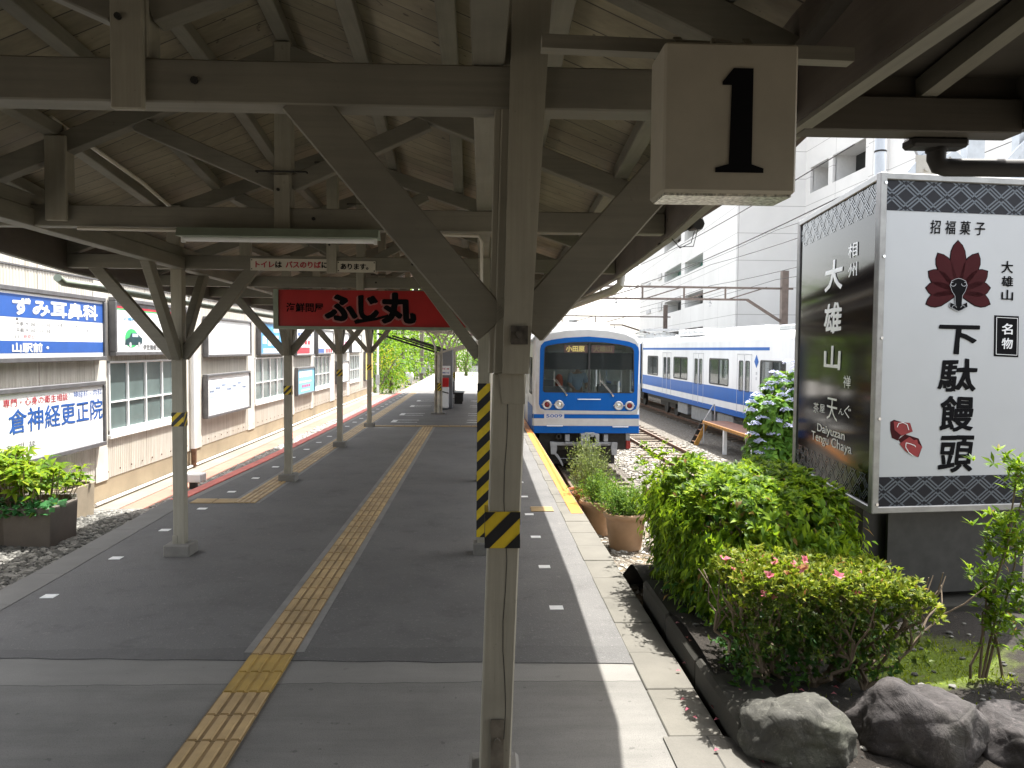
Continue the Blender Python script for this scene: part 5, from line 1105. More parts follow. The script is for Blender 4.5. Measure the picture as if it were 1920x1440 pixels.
for px, py in ((1420, 742), (1440, 730), (1470, 716), (1440, 758), (1468, 742), (1408, 770), (1415, 795), (1490, 700), (1488, 734), (1424, 828), (1475, 770), (1448, 690+30), (1410, 815), (1440, 842), (1425, 850), (1480, 680), (1452, 700), (1495, 690), (1462, 705), (1430, 785), (1455, 790), (1485, 752), (1478, 800), (1450, 815), (1495, 715), (1410, 755)): hd_.append(at(px, py, y=16.0))
pf, af = [], []
for h in hd_:
    for k in range(46): a = rnd.uniform(0, 6.28); r = .13*math.sqrt(rnd.random()); pf.append((h.x+r*cos(a), h.y+r*sin(a)*.7, h.z+.05*(1-(r/.13)**2)+rnd.gauss(0, .01))); af.append((r*cos(a)*3, -.3+r*sin(a)*3, 1))
whorls('flower_heads', np.array(pf), np.array(af), 4, .035, .034, M['bluef'], hy, 1.6, fold=.05)
mb = MB()
for k in range(12): limb(mb, (6.4+rnd.gauss(0, .2), 16.6, -1.2), (rnd.uniform(5.9, 7), rnd.uniform(16.2, 16.9), rnd.uniform(.2, 1.2)), .02, .008)
mb.build('branches', M['twig'], hy)
# ---------------------------------------------------------------- trains
X, Z = Vector((1, 0, 0)), Vector((0, 0, 1))
# the arriving train, front face at y = 20.6
TY = 20.6; TX = 2.755
t1 = thing('arriving_train', 'blue and silver train front numbered 5009 standing at the platform edge', 'train', (TX, TY, -1.15), 'blue and white trains')
def tf(cx, cy): return (TX+(cx-628)/326, -.075+(1125-cy)/326)
half = [(1.405, -.075), (1.405, 2.22), (1.39, 2.33), (1.30, 2.46), (1.05, 2.575), (.6, 2.66), (0, 2.69)]
sec = [(TX+x, z) for x, z in half]+[(TX-x, z) for x, z in reversed(half[:-1])]
whole = [tf(*p) for p in [(258, 760), (264, 772), (276, 777), (1012, 780), (1024, 776), (1030, 764), (1022, 425), (1014, 404), (996, 393), (900, 372), (770, 357), (645, 352), (500, 357), (380, 370), (300, 385), (278, 394), (268, 412)]]
def inset(pl, d, c): return [(c[0]+(p[0]-c[0])*(1-d/abs(p[0]-c[0]) if abs(p[0]-c[0]) > .3 else 1-d), c[1]+(p[1]-c[1])*(1-d/max(.3, abs(p[1]-c[1])))) for p in pl]
cc = (TX, 1.2); s0 = inset(sec, .07, cc); s1 = inset(sec, .02, cc); n = len(sec); mb = MB()
rows = [(TY, s0), (TY+.03, s1), (TY+.12, sec), (TY+18, sec)]; vs = [(p[0], y, p[1]) for y, sct in rows for p in sct]
mb.add(vs, [(r*n+i, r*n+(i+1) % n, (r+1)*n+(i+1) % n, (r+1)*n+i) for r in range(3) for i in range(n) if not (r == 2 and i in (0, n-2))])
mb.add([(p[0], TY+18, p[1]) for p in sec], [tuple(range(n))])
body = mb.build('body', M['twhite'], t1, smooth=True)
SW = [(TY+.35, TY+1.25, .95, 1.85), (TY+3.9, TY+5.9, .85, 1.8), (TY+9, TY+11.0, .85, 1.8), (TY+14.6, TY+16.6, .85, 1.8)]+[(a+o_, a+o_+.38, .8, 1.75) for a in (TY+2.0, TY+7.2, TY+12.6) for o_ in (.18, .74)]
for s in (-1, 1): MB().plate(rect(TY+.12, -.075, TY+18, 2.225), [rect(a, c, b, d) for a, b, c, d in SW], (TX+s*1.405, 0, 0), Vector((0, 1, 0)), Vector((0, 0, 1)), -.05*s if False else -.05*s).build('side_wall', M['twhite'], t1)

MB().plate(s0, [whole], (0, TY, 0), X, Z, -.05).build('front_panel', M['tsilver'], t1)
blue = [tf(*p) for p in [(228, 420), (234, 385), (262, 352), (330, 334), (450, 316), (640, 305), (830, 320), (980, 345), (1040, 368), (1064, 395), (1070, 430), (1060, 880), (1048, 918), (1010, 937), (275, 930), (236, 915), (222, 880)]]
MB().plate(blue, [whole], (0, TY-.008, 0), X, Z, -.008).build('blue_front', M['tblue'], t1)
def strip(cy0, cy1, mat, name, e=.006, cx0=172, cx1=1084):
    a, b = tf(cx0, cy1), tf(cx1, cy0); mb = MB().box(a[0]+.03, b[0]-.03, TY-e-.003, TY-.003, a[1], b[1])
    mb.box(TX-1.405-e, TX-1.405, TY+.12, TY+17.9, a[1], b[1]).box(TX+1.405, TX+1.405+e, TY+.12, TY+17.9, a[1], b[1])
    for s in (-1, 1): mb.bar((TX+s*1.37, TY-.004, (a[1]+b[1])/2), (TX+s*(1.405+e*.6), TY+.125, (a[1]+b[1])/2), .008, b[1]-a[1])
    return mb.build(name, mat, t1)
strip(965, 1000, M['tblue'], 'blue_stripe'); strip(1064, 1125, M['tblue'], 'blue_skirt'); strip(1001, 1062, M['tsilver'], 'silver_band', .004)
a, b = tf(205, 965), tf(1080, 938)
mb = MB(); ln_ = [tf(*p) for p in [(206, 700), (208, 880), (222, 925), (255, 948), (300, 955), (640, 958), (1000, 962), (1045, 950), (1072, 915), (1082, 860), (1084, 700)]]
for p, q in zip(ln_, ln_[1:]): mb.bar((p[0], TY-.008, p[1]), (q[0], TY-.008, q[1]), .012, .035, (0, 1, 0))
mb.build('silver_trim', M['tsilver'], t1)
a, b = tf(268, 1001), tf(437, 957); npl = MB().box(a[0], b[0], TY-.018, TY-.004, a[1], b[1]).build('number_plate', plain('plate_grey', (.55, .54, .57), .5), t1)
letters(MB(), '5009', (a[0]+.05, TY-.018, a[1]+.025), X, Z, .42, .085, .012).build('lettering', M['txtblue'], npl)
# glass, pillar, shade, displays
gl = MB().prism(whole, (0, TY+.035, 0), X, Z, -.008).build('windscreen', M['wind'], t1)
a, b = tf(638, 780), tf(655, 350); MB().box(a[0], b[0], TY-.004, TY+.03, a[1], b[1]).build('centre_pillar', M['rubber'], t1)
mb = MB()
for p, q in zip(whole, whole[1:]+whole[:1]): mb.bar((p[0], TY-.004, p[1]), (q[0], TY-.004, q[1]), .02, .022, (0, 1, 0))
mb.build('windscreen_seal', M['rubber'], t1)
a, b = tf(250, 585), tf(1030, 442); MB().box(a[0], b[0], TY+.055, TY+.07, a[1], b[1]).build('sun_blind', M['blk'], t1)
for x0, x1, s, mt, nm in ((432, 632, '小田原', M['amber'], 'destination_display'), (664, 860, '大雄山', plain('dim_amber', (.14, .12, .06), .5), 'route_display')):
    a, b = tf(x0, 443), tf(x1, 378); d = MB().box(a[0], b[0], TY+.020, TY+.032, a[1], b[1]).build(nm, plain(nm+'_ground', (.075, .04, .035), .5), t1)
    letters(MB(), s, (a[0]+.05, TY+.018, a[1]+.03), X, Z, .48, .15, .01, fat=.03).build('lettering', mt, d)
def disc(cx, cy, r, mat_l, nm):
    x, z = tf(cx, cy); o = MB().lathe([(r, 0), (r+.02, -.03), (r, -.05), (r-.025, -.045), (r-.03, -.02)], (x, TY-.006, z), 24, axis='y').build(nm, M['tsilver'], t1, smooth=True)
    MB().lathe([(0, -.038), (r*.5, -.034), (r-.028, -.02)], (x, TY-.006, z), 24, axis='y').build('lens', mat_l, o, smooth=True)
    MB().lathe([(0, -.05), (.014, -.05), (.014, 0)], (x-r-.025, TY, z), 8, axis='y').lathe([(0, -.05), (.014, -.05), (.014, 0)], (x+r+.025, TY, z), 8, axis='y').build('bolt', M['tsilver'], o)
disc(290, 883, .10, M['rlens'], 'tail_light'); disc(393, 883, .10, M['lens'], 'headlight'); disc(900, 889, .10, M['lens'], 'headlight'); disc(993, 889, .10, M['rlens'], 'tail_light')
for x0, y0, x1, y1, yt in ((350, 668, 455, 800, 600), (740, 675, 850, 805, 615)):
    p, q, r = tf(x0, y0), tf(x1, y1), tf(x0-2, yt); mb = MB(); mb.bar((p[0], TY-.02, p[1]), (q[0], TY-.03, q[1]), .012, .02, (0, 1, 0)); mb.bar((p[0]+.05, TY-.02, p[1]), (q[0]+.01, TY-.03, q[1]+.02), .008, .012, (0, 1, 0)); mb.bar((p[0], TY-.012, p[1]-.15), (r[0], TY-.012, r[1]), .012, .02, (0, 1, 0)); mb.lathe([(0, -.05), (.03, -.05), (.03, 0)], (q[0], TY, q[1]), 8, axis='y')
    mb.build('wiper', M['chrome'], t1)
for x0, x1, cy in ((552, 745, 836), (292, 424, 1063), (852, 984, 1069)):
    p, q = tf(x0, cy), tf(x1, cy); MB().tube([(p[0], TY, p[1]), (p[0], TY-.05, p[1]), (q[0], TY-.05, q[1]), (q[0], TY, q[1])], .014, 6).build('hand_rail', M['signw'], t1, smooth=True)
# cab: console, rear partition, red bag, and the driver
cabm = MB().plate(rect(-1.3, 0, 1.3, 2.3), [rect(-1.2, .6, -.32, 2.1), rect(-.27, .1, .32, 2.1), rect(.37, .6, 1.2, 2.1)], (TX, TY+1.65, 0), Vector((1, 0, 0)), Vector((0, 0, 1)), .05).box(TX-1.36, TX+1.36, TY+1.7, TY+17.9, -.02, .04).box(TX-1.36, TX+1.36, TY+.06, TY+1.6, .0, .05); cabm.build('cab_partition', M['cabin'], t1)
mb = MB()
for cx in (690, 760, 800, 860, 930): p = tf(cx, 760); mb.box(p[0]-.03, p[0]+.03, TY+1.5, TY+1.58, .9, 2.2)
for cx0, cx1 in ((270, 400), (420, 520), (880, 1000)): p, q = tf(cx0, 700), tf(cx1, 590); mb.box(p[0], q[0], TY+1.52, TY+1.58, p[1], q[1])
mb.build('partition_panels', plain('pale_cab_panel', (.8, .81, .78), .4), t1)
mb = MB(); p, q = tf(255, 775), tf(470, 690); mb.box(p[0], q[0], TY+.2, TY+.6, .1, p[1]+.13).box(p[0]+.02, p[0]+.3, TY+.3, TY+.55, p[1]+.1, p[1]+.3); p, q = tf(740, 775), tf(900, 720); mb.box(p[0], q[0], TY+.3, TY+.6, .1, p[1]+.18); mb.build('console', M['fgrey'], t1)
p = tf(415, 690); MB().lathe([(0, -.17), (.10, -.16), (.11, 0), (.09, .12), (.05, .17), (0, .18)], (p[0], TY+.75, p[1]), 12).build('red_cab_equipment', M['orangebag'], t1, smooth=True)
# person: skinned figure standing in the cab
def figure(name, label, base, parts):
    t = thing(name, label, 'person', base)
    return t
pj = tf(585, 640)
dr = thing('person', 'train driver in a pale blue shirt standing inside the cab', 'person', (pj[0], TY+.95, .05))
def skinned(name, mat, verts, edges, radii, parent, sub=2):
    o_ = org(parent); me = bpy.data.meshes.new(name); me.from_pydata([Vector(v)+Vector((pj[0], TY+.95, .05))-o_ for v in verts], edges, []); ob = bpy.data.objects.new(name, me); COL.objects.link(ob); ob.parent = parent; ob['org'] = tuple(o_)
    md = ob.modifiers.new('skin', 'SKIN'); me.skin_vertices or None
    for v, r in zip(me.skin_vertices[0].data, radii): v.radius = r if isinstance(r, tuple) else (r, r)
    me.skin_vertices[0].data[0].use_root = True
    ob.modifiers.new('sub', 'SUBSURF').levels = sub; ob.modifiers['sub'].render_levels = sub; me.materials.append(mat); return ob
V_ = [(0, 0, .88), (0, 0, 1.12), (0, 0, 1.34), (0, -.01, 1.44), (0, -.02, 1.50), (0, -.03, 1.60), (0, -.03, 1.69),
      (-.18, 0, 1.36), (-.24, -.08, 1.12), (-.16, -.30, 1.02), (-.13, -.38, 1.02), (.18, 0, 1.36), (.24, -.05, 1.12), (.20, -.27, 1.03), (.18, -.35, 1.03),
      (-.09, 0, .82), (-.10, -.02, .46), (-.10, .02, .09), (-.10, -.12, .04), (.09, 0, .82), (.10, -.02, .46), (.10, .02, .09), (.10, -.12, .04)]
E_ = [(0, 1), (1, 2), (2, 3), (3, 4), (4, 5), (5, 6), (2, 7), (7, 8), (8, 9), (9, 10), (2, 11), (11, 12), (12, 13), (13, 14), (0, 15), (15, 16), (16, 17), (17, 18), (0, 19), (19, 20), (20, 21), (21, 22)]
Rr = [(.15, .11), (.13, .10), (.15, .10), .06, .055, (.075, .09), (.065, .08), .07, .05, .04, .03, .07, .05, .04, .03, .09, .065, .045, .04, .09, .065, .045, .04]
skinned('body', M['skin'], V_, E_, Rr, dr)
si = [0, 1, 2, 7, 8, 11, 12]; mp = {k: i for i, k in enumerate(si)}
skinned('shirt', M['shirt'], [V_[k] for k in si], [(mp[a], mp[b]) for a, b in E_ if a in mp and b in mp], [tuple(q+.018 for q in (Rr[k] if isinstance(Rr[k], tuple) else (Rr[k], Rr[k]))) for k in si], dr)
si = [0, 15, 16, 17, 19, 20, 21]; mp = {k: i for i, k in enumerate(si)}
skinned('trousers', M['navy'], [V_[k] for k in si], [(mp[a], mp[b]) for a, b in E_ if a in mp and b in mp], [tuple(q+.02 for q in (Rr[k] if isinstance(Rr[k], tuple) else (Rr[k], Rr[k]))) for k in si], dr)
b0 = Vector((pj[0], TY+.95, .05)); MB().lathe([(.088, -.02), (.096, .03), (.08, .085), (.04, .105), (0, .11)], (b0.x, b0.y-.015, b0.z+1.66), 14).build('hair', M['hair'], dr, smooth=True)
mb = MB(); mb.lathe([(0, .014), (.01, .01), (.012, 0), (0, -.005)], (b0.x, b0.y-.12, b0.z+1.62), 8); mb.box(b0.x-.04, b0.x-.022, b0.y-.118, b0.y-.11, b0.z+1.645, b0.z+1.655).box(b0.x+.022, b0.x+.04, b0.y-.118, b0.y-.11, b0.z+1.645, b0.z+1.655).box(b0.x-.022, b0.x+.022, b0.y-.118, b0.y-.11, b0.z+1.575, b0.z+1.583); mb.build('face', M['hair'], dr)
# under frame, coupler, ploughs
und = MB().box(TX-1.2, TX+1.2, TY+.35, TY+17.8, -.55, -.08).box(TX-.95, TX+.95, TY+1.2, TY+1.5, -1.05, -.5); und.build('under_frame', M['under'], t1)
mb = MB()
for x in (TX-.555, TX+.555):
    for y in (TY+2.0, TY+4.1): mb.lathe([(0, -.06), (.40, -.06), (.43, .0), (.43, .03), (.40, .06), (0, .06)], (0, 0, 0), 20, axis='y') if False else mb.tube([(x-.06, y, -.73), (x+.06, y, -.73)], .42, 20)
mb.build('wheels', M['under'], t1)
def ubox(mb, c0, c1, c2, c3, y0, y1): a, b = tf(c0, c3), tf(c2, c1); mb.box(a[0], b[0], y0, y1, a[1], b[1])
mb = MB(); ubox(mb, 330, 1207, 900, 1236, TY+.1, TY+.18); ubox(mb, 448, 1204, 820, 1222, TY+.05, TY+.12); ubox(mb, 450, 1138, 490, 1198, TY+.05, TY+.25); ubox(mb, 780, 1138, 818, 1200, TY+.05, TY+.25); ubox(mb, 655, 1255, 695, 1380, TY+.1, TY+.2); ubox(mb, 608, 1355, 665, 1380, TY+.1, TY+.2); ubox(mb, 400, 1348, 640, 1354, TY+.2, TY+.22)
mb.build('front_beam', M['ugrey'], t1, bevel=.008)
for pl in ([(320, 1200), (378, 1205), (380, 1260), (372, 1310), (330, 1308)], [(372, 1300), (392, 1312), (425, 1370), (436, 1408), (424, 1405), (390, 1345), (362, 1312)], [(848, 1205), (898, 1206), (892, 1318), (850, 1312), (842, 1250)]):
    MB().prism([tf(*p) for p in pl][::-1], (0, TY+.02, 0), X, Z, -.08).build('plough', M['ugrey'], t1, bevel=.005)
cp = MB(); pl = [(575, 1128), (610, 1122), (620, 1116), (690, 1116), (700, 1124), (730, 1128), (730, 1190), (745, 1228), (715, 1226), (700, 1236), (590, 1236), (576, 1215)]
cp.plate([tf(*p) for p in pl][::-1], [[tf(*p) for p in ((650, 1150), (700, 1150), (700, 1205), (650, 1205))][::-1]], (0, TY-.20, 0), X, Z, -.3)
co_ = cp.build('coupler', M['ugrey'], t1, bevel=.01)
p = tf(632, 1180); MB().lathe([(0, -.13), (.03, -.11), (.055, -.03), (.075, .04), (.075, .1)], (p[0]-.03, TY-.20, p[1]), 16, axis='y').build('coupler_cone', M['alu'], co_, smooth=True)
mb = MB()
for cx, cy in ((612, 1142), (652, 1136), (690, 1142)): p = tf(cx, cy); mb.lathe([(0, -.006), (.018, -.006), (.018, .01)], (p[0], TY-.2, p[1]), 10, axis='y')
mb.build('coupler_socket', M['blk'], co_)
mb = MB(); ubox(mb, 980, 1135, 1014, 1200, TY+.2, TY+.3); mb.build('lamp_hanger', M['ugrey'], t1); mb = MB(); ubox(mb, 978, 1195, 1014, 1262, TY+.1, TY+.22); mb.build('red_side_lamp', M['lampred'], t1, bevel=.006)
p = tf(398, 1158); MB().lathe([(.04, -.1), (.075, -.09), (.075, .1)], (p[0], TY+.2, p[1]), 14, axis='y').build('horn', M['under'], t1, smooth=True)
# side doors and windows facing the platform
xs_ = TX-1.405
for s in (-1, 1):
    for a, b, c, d in SW[:4]:
        w_ = MB().plate(rect(a-.04, c-.04, b+.04, d+.04), [rect(a, c, b, d)], (TX+s*1.415-.006, 0, 0), Vector((0, 1, 0)), Vector((0, 0, 1)), .012).build('window', M['rubber'], t1); MB().box(TX+s*1.39-.003, TX+s*1.39+.003, a, b, c, d).build('pane', M['wing'], w_)
for y0 in (TY+2.0, TY+7.2, TY+12.6):
    d = MB().plate(rect(y0, .02, y0+1.3, 1.95), [rect(y0+.18, .8, y0+.56, 1.75), rect(y0+.74, .8, y0+1.12, 1.75)], (xs_-.012, 0, 0), Vector((0, 1, 0)), Vector((0, 0, 1)), .01).build('door', M['tsilver'], t1, bevel=.003); MB().box(xs_+.01, xs_+.014, y0+.18, y0+.56, .8, 1.75).box(xs_+.01, xs_+.014, y0+.74, y0+1.12, .8, 1.75).build('door_glass', M['wing'], d)
MB().box(xs_-.01, xs_+.002, TY+.13, TY+17.8, -.07, .62).build('blue_side_band', M['tblue'], t1)
mb = MB()
for y0, y1 in ((TY+1.6, TY+4.2), (TY+8, TY+11)): mb.box(TX-.85, TX+.85, y0, y1, 2.6, 2.86)
mb.build('roof_unit', M['troof'], t1, bevel=.05)
MB().lathe([(.0, .14), (.07, .13), (.08, 0)], (TX-.25, TY+.6, 2.68), 12).build('roof_vent', M['troof'], t1, smooth=True)

# the parked train on the third track: two cars
def parked(label, y0, y1, wins, doors, near):
    t = thing('parked_train_car', label, 'train', (10.36, (y0+y1)/2, -1.15), 'blue and white trains')
    x0, x1 = 8.95, 11.75; holes = [rrect(a, .86, b, 1.76, .07) for a, b in wins]
    for a, b in doors: m = (a+b)/2; holes += [rrect(a+.22, .74, m-.14, 1.74, .06), rrect(m+.14, .74, b-.22, 1.74, .06)]
    wall = MB().plate(rect(y0, -.2, y1, 2.45), holes, (x0, 0, 0), Vector((0, 1, 0)), Z, -.06 if False else .06).build('side', M['twhite'], t)
    MB().plate(rect(y0, -.2, y1, 2.45), holes, (x1-.06, 0, 0), Vector((0, 1, 0)), Z, .06).box(x0, x1, y0, y0+.05, -.2, 2.45).box(x0, x1, y1-.05, y1, -.2, 2.45).box(x0+.06, x1-.06, y0, y1, -.2, -.05).build('shell', M['twhite'], t)
    rf = [(x0, 2.45), (x0+.02, 2.53), (x0+.18, 2.66), (x0+.6, 2.76), (10.35, 2.80), (x1-.6, 2.76), (x1-.18, 2.66), (x1-.02, 2.53), (x1, 2.45)]; n_ = len(rf); mb = MB()
    mb.add([(p[0], y, p[1]) for y in (y0, y1) for p in rf], [(i, i+1, n_+i+1, n_+i) for i in range(n_-1)]+[tuple(range(n_)), tuple(range(n_, 2*n_))]); mb.build('roof', M['troof'], t, smooth=True)
    for z0_, z1_, nm in ((.25, .75, 'blue_band'), (-.2, 0.0, 'blue_skirt'), (2.12, 2.22, 'blue_top_stripe')): MB().box(x0-.006, x0, y0+(.0 if nm != 'blue_top_stripe' or not near else 4.2), y1-.02, z0_, z1_).build(nm, M['tblue'], t)
    for a, b in wins:
        w_ = MB().plate(rrect(a-.05, .81, b+.05, 1.81, .1), [rrect(a, .86, b, 1.76, .07)], (x0-.012, 0, 0), Vector((0, 1, 0)), Z, .02).box(x0-.012, x0+.01, (a+b)/2-.03, (a+b)/2+.03, .86, 1.76).build('window', M['rubber'], t)
        MB().box(x0+.012, x0+.02, a, b, .86, 1.76).build('pane', M['wing'], w_)
    for a, b in doors:
        m = (a+b)/2; d = MB().box(x0-.009, x0-.0005, a, a+.025, -.05, 1.98).box(x0-.009, x0-.0005, b-.025, b, -.05, 1.98).box(x0-.009, x0-.0005, m-.02, m+.02, -.05, 1.98).box(x0-.02, x0-.0005, a, b, 1.97, 2.0).build('door', M['greyp'], t)
        MB().box(x0+.012, x0+.02, a+.22, m-.14, .74, 1.74).box(x0+.012, x0+.02, m+.14, b-.22, .74, 1.74).build('door_glass', M['wing'], d)
        mb = MB()
        for aa, bb in ((a+.22, m-.14), (m+.14, b-.22)): mb.plate(rrect(aa-.03, .71, bb+.03, 1.77, .08), [rrect(aa, .74, bb, 1.74, .06)], (x0-.01, 0, 0), Vector((0, 1, 0)), Z, .014)
        mb.build('glass_seal', M['rubber'], d)
    MB().box(x0+.25, x1-.25, y0+.3, y1-.3, -.42, -.2).build('under_frame', M['under'], t)
    mb = MB(); L = y1-y0
    for yb in (y1-3.6, y0+3.6):
        for q in (-1.05, 1.05): mb.tube([(9.72, yb+q, -.73), (9.86, yb+q, -.73)], .42, 18)
        mb.bar((9.6, yb-1.6, -.62), (9.6, yb+1.6, -.62), .12, .22); mb.box(9.5, 9.7, yb-.3, yb+.3, -.75, -.3)
    mb.build('bogie', M['under'], t)
    return t
W2 = [(40.0, 42.4), (34.25, 36.65), (28.5, 30.85), (23.1, 25.15)]; D2 = [(37.2, 38.95), (31.7, 33.25), (26.0, 27.5), (20.8, 22.3)]
t2 = parked('nearer white and blue parked car seen through the gap right of the arriving train', 20.2, 43.8, W2, D2, True)
Yv = Vector((0, 1, 0))
for y0, y1, z0_ in ((31.2, 34.2, -.85), (34.9, 36.6, -.75), (28.5, 30.4, -.8)): MB().box(9.15, 9.9, y0, y1, z0_, -.28).build('equipment_box', M['ugrey'], t2, bevel=.02)
mb = MB()
for k in range(5): mb.box(9.3, 11.4, 33.2+k*.85, 33.9+k*.85, 2.82, 3.04)
mb.box(9.2, 11.5, 33.0, 37.6, 2.74, 2.82); mb.build('resistor_bank', M['troof'], t2, bevel=.04)
MB().prism([(26.5, 2.7), (32.6, 2.7), (32.0, 2.9), (30.5, 3.0), (26.5, 2.98)], (9.5, 0, 0), Yv, Z, 1.6).build('cooling_unit', M['troof'], t2, bevel=.06)
MB().box(9.6, 11.2, 23.7, 25.4, 2.74, 2.95).build('roof_unit', M['steel'], t2, bevel=.05)
mb = MB().prism([(25.55, 1.55), (25.75, 1.75), (25.55, 1.98), (25.35, 1.75)], (8.944, 0, 0), Yv, Z, -.004); mb.build('blue_emblem', M['tblue'], t2); mb = MB()
for k in range(2): mb.box(8.942, 8.945, 25.48, 25.6, 1.32-.17*k, 1.42-.17*k)
mb.build('car_number', M['greyp'], t2)
t3 = parked('second parked car half hidden behind the arriving train', 44.35, 62, [(46, 48.3), (51.5, 54), (57, 59)], [(49, 50.6), (54.7, 56.3)], False)
MB().box(8.93, 8.95, 44.36, 44.75, -.2, 2.45).build('blue_end', M['tblue'], t3); MB().box(9.1, 11.6, 43.78, 44.37, .0, 2.2).build('gangway', M['under'], t3)
mb = MB()
for y in (45.2, 48.0): mb.box(9.4, 11.3, y-.1, y+.1, 2.82, 2.95)
for sx in (9.6, 11.1):
    mb.bar((sx, 45.2, 2.95), (sx, 49.2, 3.12), .05, .05); mb.bar((sx, 49.2, 3.12), (sx, 45.6, 3.30), .05, .05); mb.bar((sx, 44.6, 2.98), (sx, 48.6, 3.2), .04, .04)
for y in (44.9, 45.7, 46.5, 47.6): mb.box(9.5, 11.2, y-.06, y+.06, 3.24, 3.32)
for k in range(14): mb.tube([(9.5+.12*k, 45.4+(k % 3)*.9, 2.8), (9.5+.12*k, 45.4+(k % 3)*.9, 3.1)], .05, 6)
mb.build('pantograph', M['steel'], t3)
# crew steps beside the parked train
cs_ = thing('crew_platform', 'rusty wooden crew platform with white posts and a yellow ladder beside the parked train', 'platform', (8.3, 25, -1.3))
def cq(px, py): return at(px, py, y=22.0)
MB().box(7.97, 8.82, 23.0, 28.1, -.48, -.41).build('deck', wood('red_brown_planks', (.22, .10, .06), 'x'), cs_)
MB().box(7.93, 7.97, 22.98, 28.12, -.50, -.405).build('edge_beam', plain('weathered_orange_beam', (.36, .17, .035), .7, 0, .4, 9), cs_)
for x, y in ((8.0, 25.7), (8.0, 23.3), (8.75, 25.7), (8.75, 23.3)): MB().box(x-.055, x+.055, y-.055, y+.055, -1.32, -.48).build('leg', M['signw'], cs_)
for dy in (0, .5): MB().bar((7.72, 28.2+dy, -1.3), (8.14, 28.2+dy, -.45), .05, .15).build('ladder_rail', plain('weathered_yellow', (.40, .2, .035), .7, 0, .35, 9) if dy == 0 else M['under'], cs_)
mb = MB()
for k in range(4): f = (k+.5)/4; mb.bar((7.72+.42*f, 28.2, -1.3+.85*f), (7.72+.42*f, 28.7, -1.3+.85*f), .14, .03)
mb.build('tread', M['rust'], cs_)
cq = lambda px, py: at(px, py, y=28.1)
p0, p1, p2, p3 = cq(1319, 832), cq(1320, 788), cq(1339, 758), cq(1340, 800)
MB().tube([p0, p1, p2+Vector((-.02, 0, -.02)), p2, p2+Vector((.02, 0, -.02)), p3], .022, 8).build('hand_rail', M['steel'], cs_, smooth=True)
# ---------------------------------------------------------------- the white building across the tracks
t = NT('white_panel_wall'); o_ = t.xyz(); l1 = t.math('LESS_THAN', t.math('FRACT', t.math('MULTIPLY', o_[2], 1/2.05)), .018); l2 = t.math('LESS_THAN', t.math('FRACT', t.math('MULTIPLY', t.math('ADD', o_[0], o_[1]), 1/6.2)), .006)
f = t.noise(.3, 4, .6); t.set(Base_Color=t.mix(t.math('MAXIMUM', l1, l2), t.ramp(f, [(.3, (.70, .695, .68)), (.7, (.78, .775, .76))]), (.33, .32, .31)), Roughness=.6); M['bldg'] = t.m
wb = thing('white_building', 'tall white panelled building with recessed dark and teal windows beyond the tracks', 'building', (19.4, 60, -1.3))
FA = Vector((19.3, 60, 0)); FD = Vector((.069, 1, 0)).normalized(); FN = Vector((-FD.y, FD.x, 0)); Zu = Vector((0, 0, 1))
def fa(px, py):
    r = FW + RT*((px-960)/F) - UP*((py-720)/F); q = (FA-CAMP).dot(FN)/r.dot(FN); p = CAMP+r*q; return ((p-FA).dot(FD), p.z)
wins = []
for pa, pb, yt, ybm, mt in ((1246, 1277, 505, 520, 'teal'), (1284, 1318, 486, 503, 'teal'), (1246, 1277, 565, 582, 'dk'), (1284, 1318, 552, 570, 'dk'), (1246, 1277, 440, 460, 'dk'), (1284, 1318, 416, 438, 'dk'), (1246, 1277, 625, 641, 'dk'), (1284, 1318, 617, 634, 'dk'), (1246, 1277, 376, 398, 'dk'), (1284, 1318, 347, 371, 'dk')):
    m = (yt+ybm)/2; s1_ = fa(pa, m)[0]; s0_ = fa(pb, m)[0]; xm = (pa+pb)/2; z1_ = fa(xm, yt-3)[1]; z0_ = fa(xm, ybm+3)[1]; wins.append((s0_, s1_, z0_, z1_, mt))
MB().plate([(0, -1.4), (56, -1.4), (56, 40), (0, 40)], [rect(a, z0_, b, z1_) for a, b, z0_, z1_, _ in wins], FA, FD, Zu, .3).build('long_wall', M['bldg'], wb)
mr = MB()
for a, b, z0_, z1_, mt in wins:
    def q(s, dpt, z): return FA + FD*s - FN*dpt*(1) + Zu*z
    D_ = 1.6; 
    mr = MB(); mr.add([q(a, .3, z0_), q(b, .3, z0_), q(b, .3, z1_), q(a, .3, z1_), q(a, D_, z0_), q(b, D_, z0_), q(b, D_, z1_), q(a, D_, z1_)], [(0, 1, 5, 4), (1, 2, 6, 5), (2, 3, 7, 6), (3, 0, 4, 7)])
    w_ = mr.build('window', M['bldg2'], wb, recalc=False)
    MB().add([q(a, D_, z0_), q(b, D_, z0_), q(b, D_, z1_), q(a, D_, z1_)], [(0, 1, 2, 3)]).build('pane', M['teal'] if mt == 'teal' else M['dark_pane'], w_)
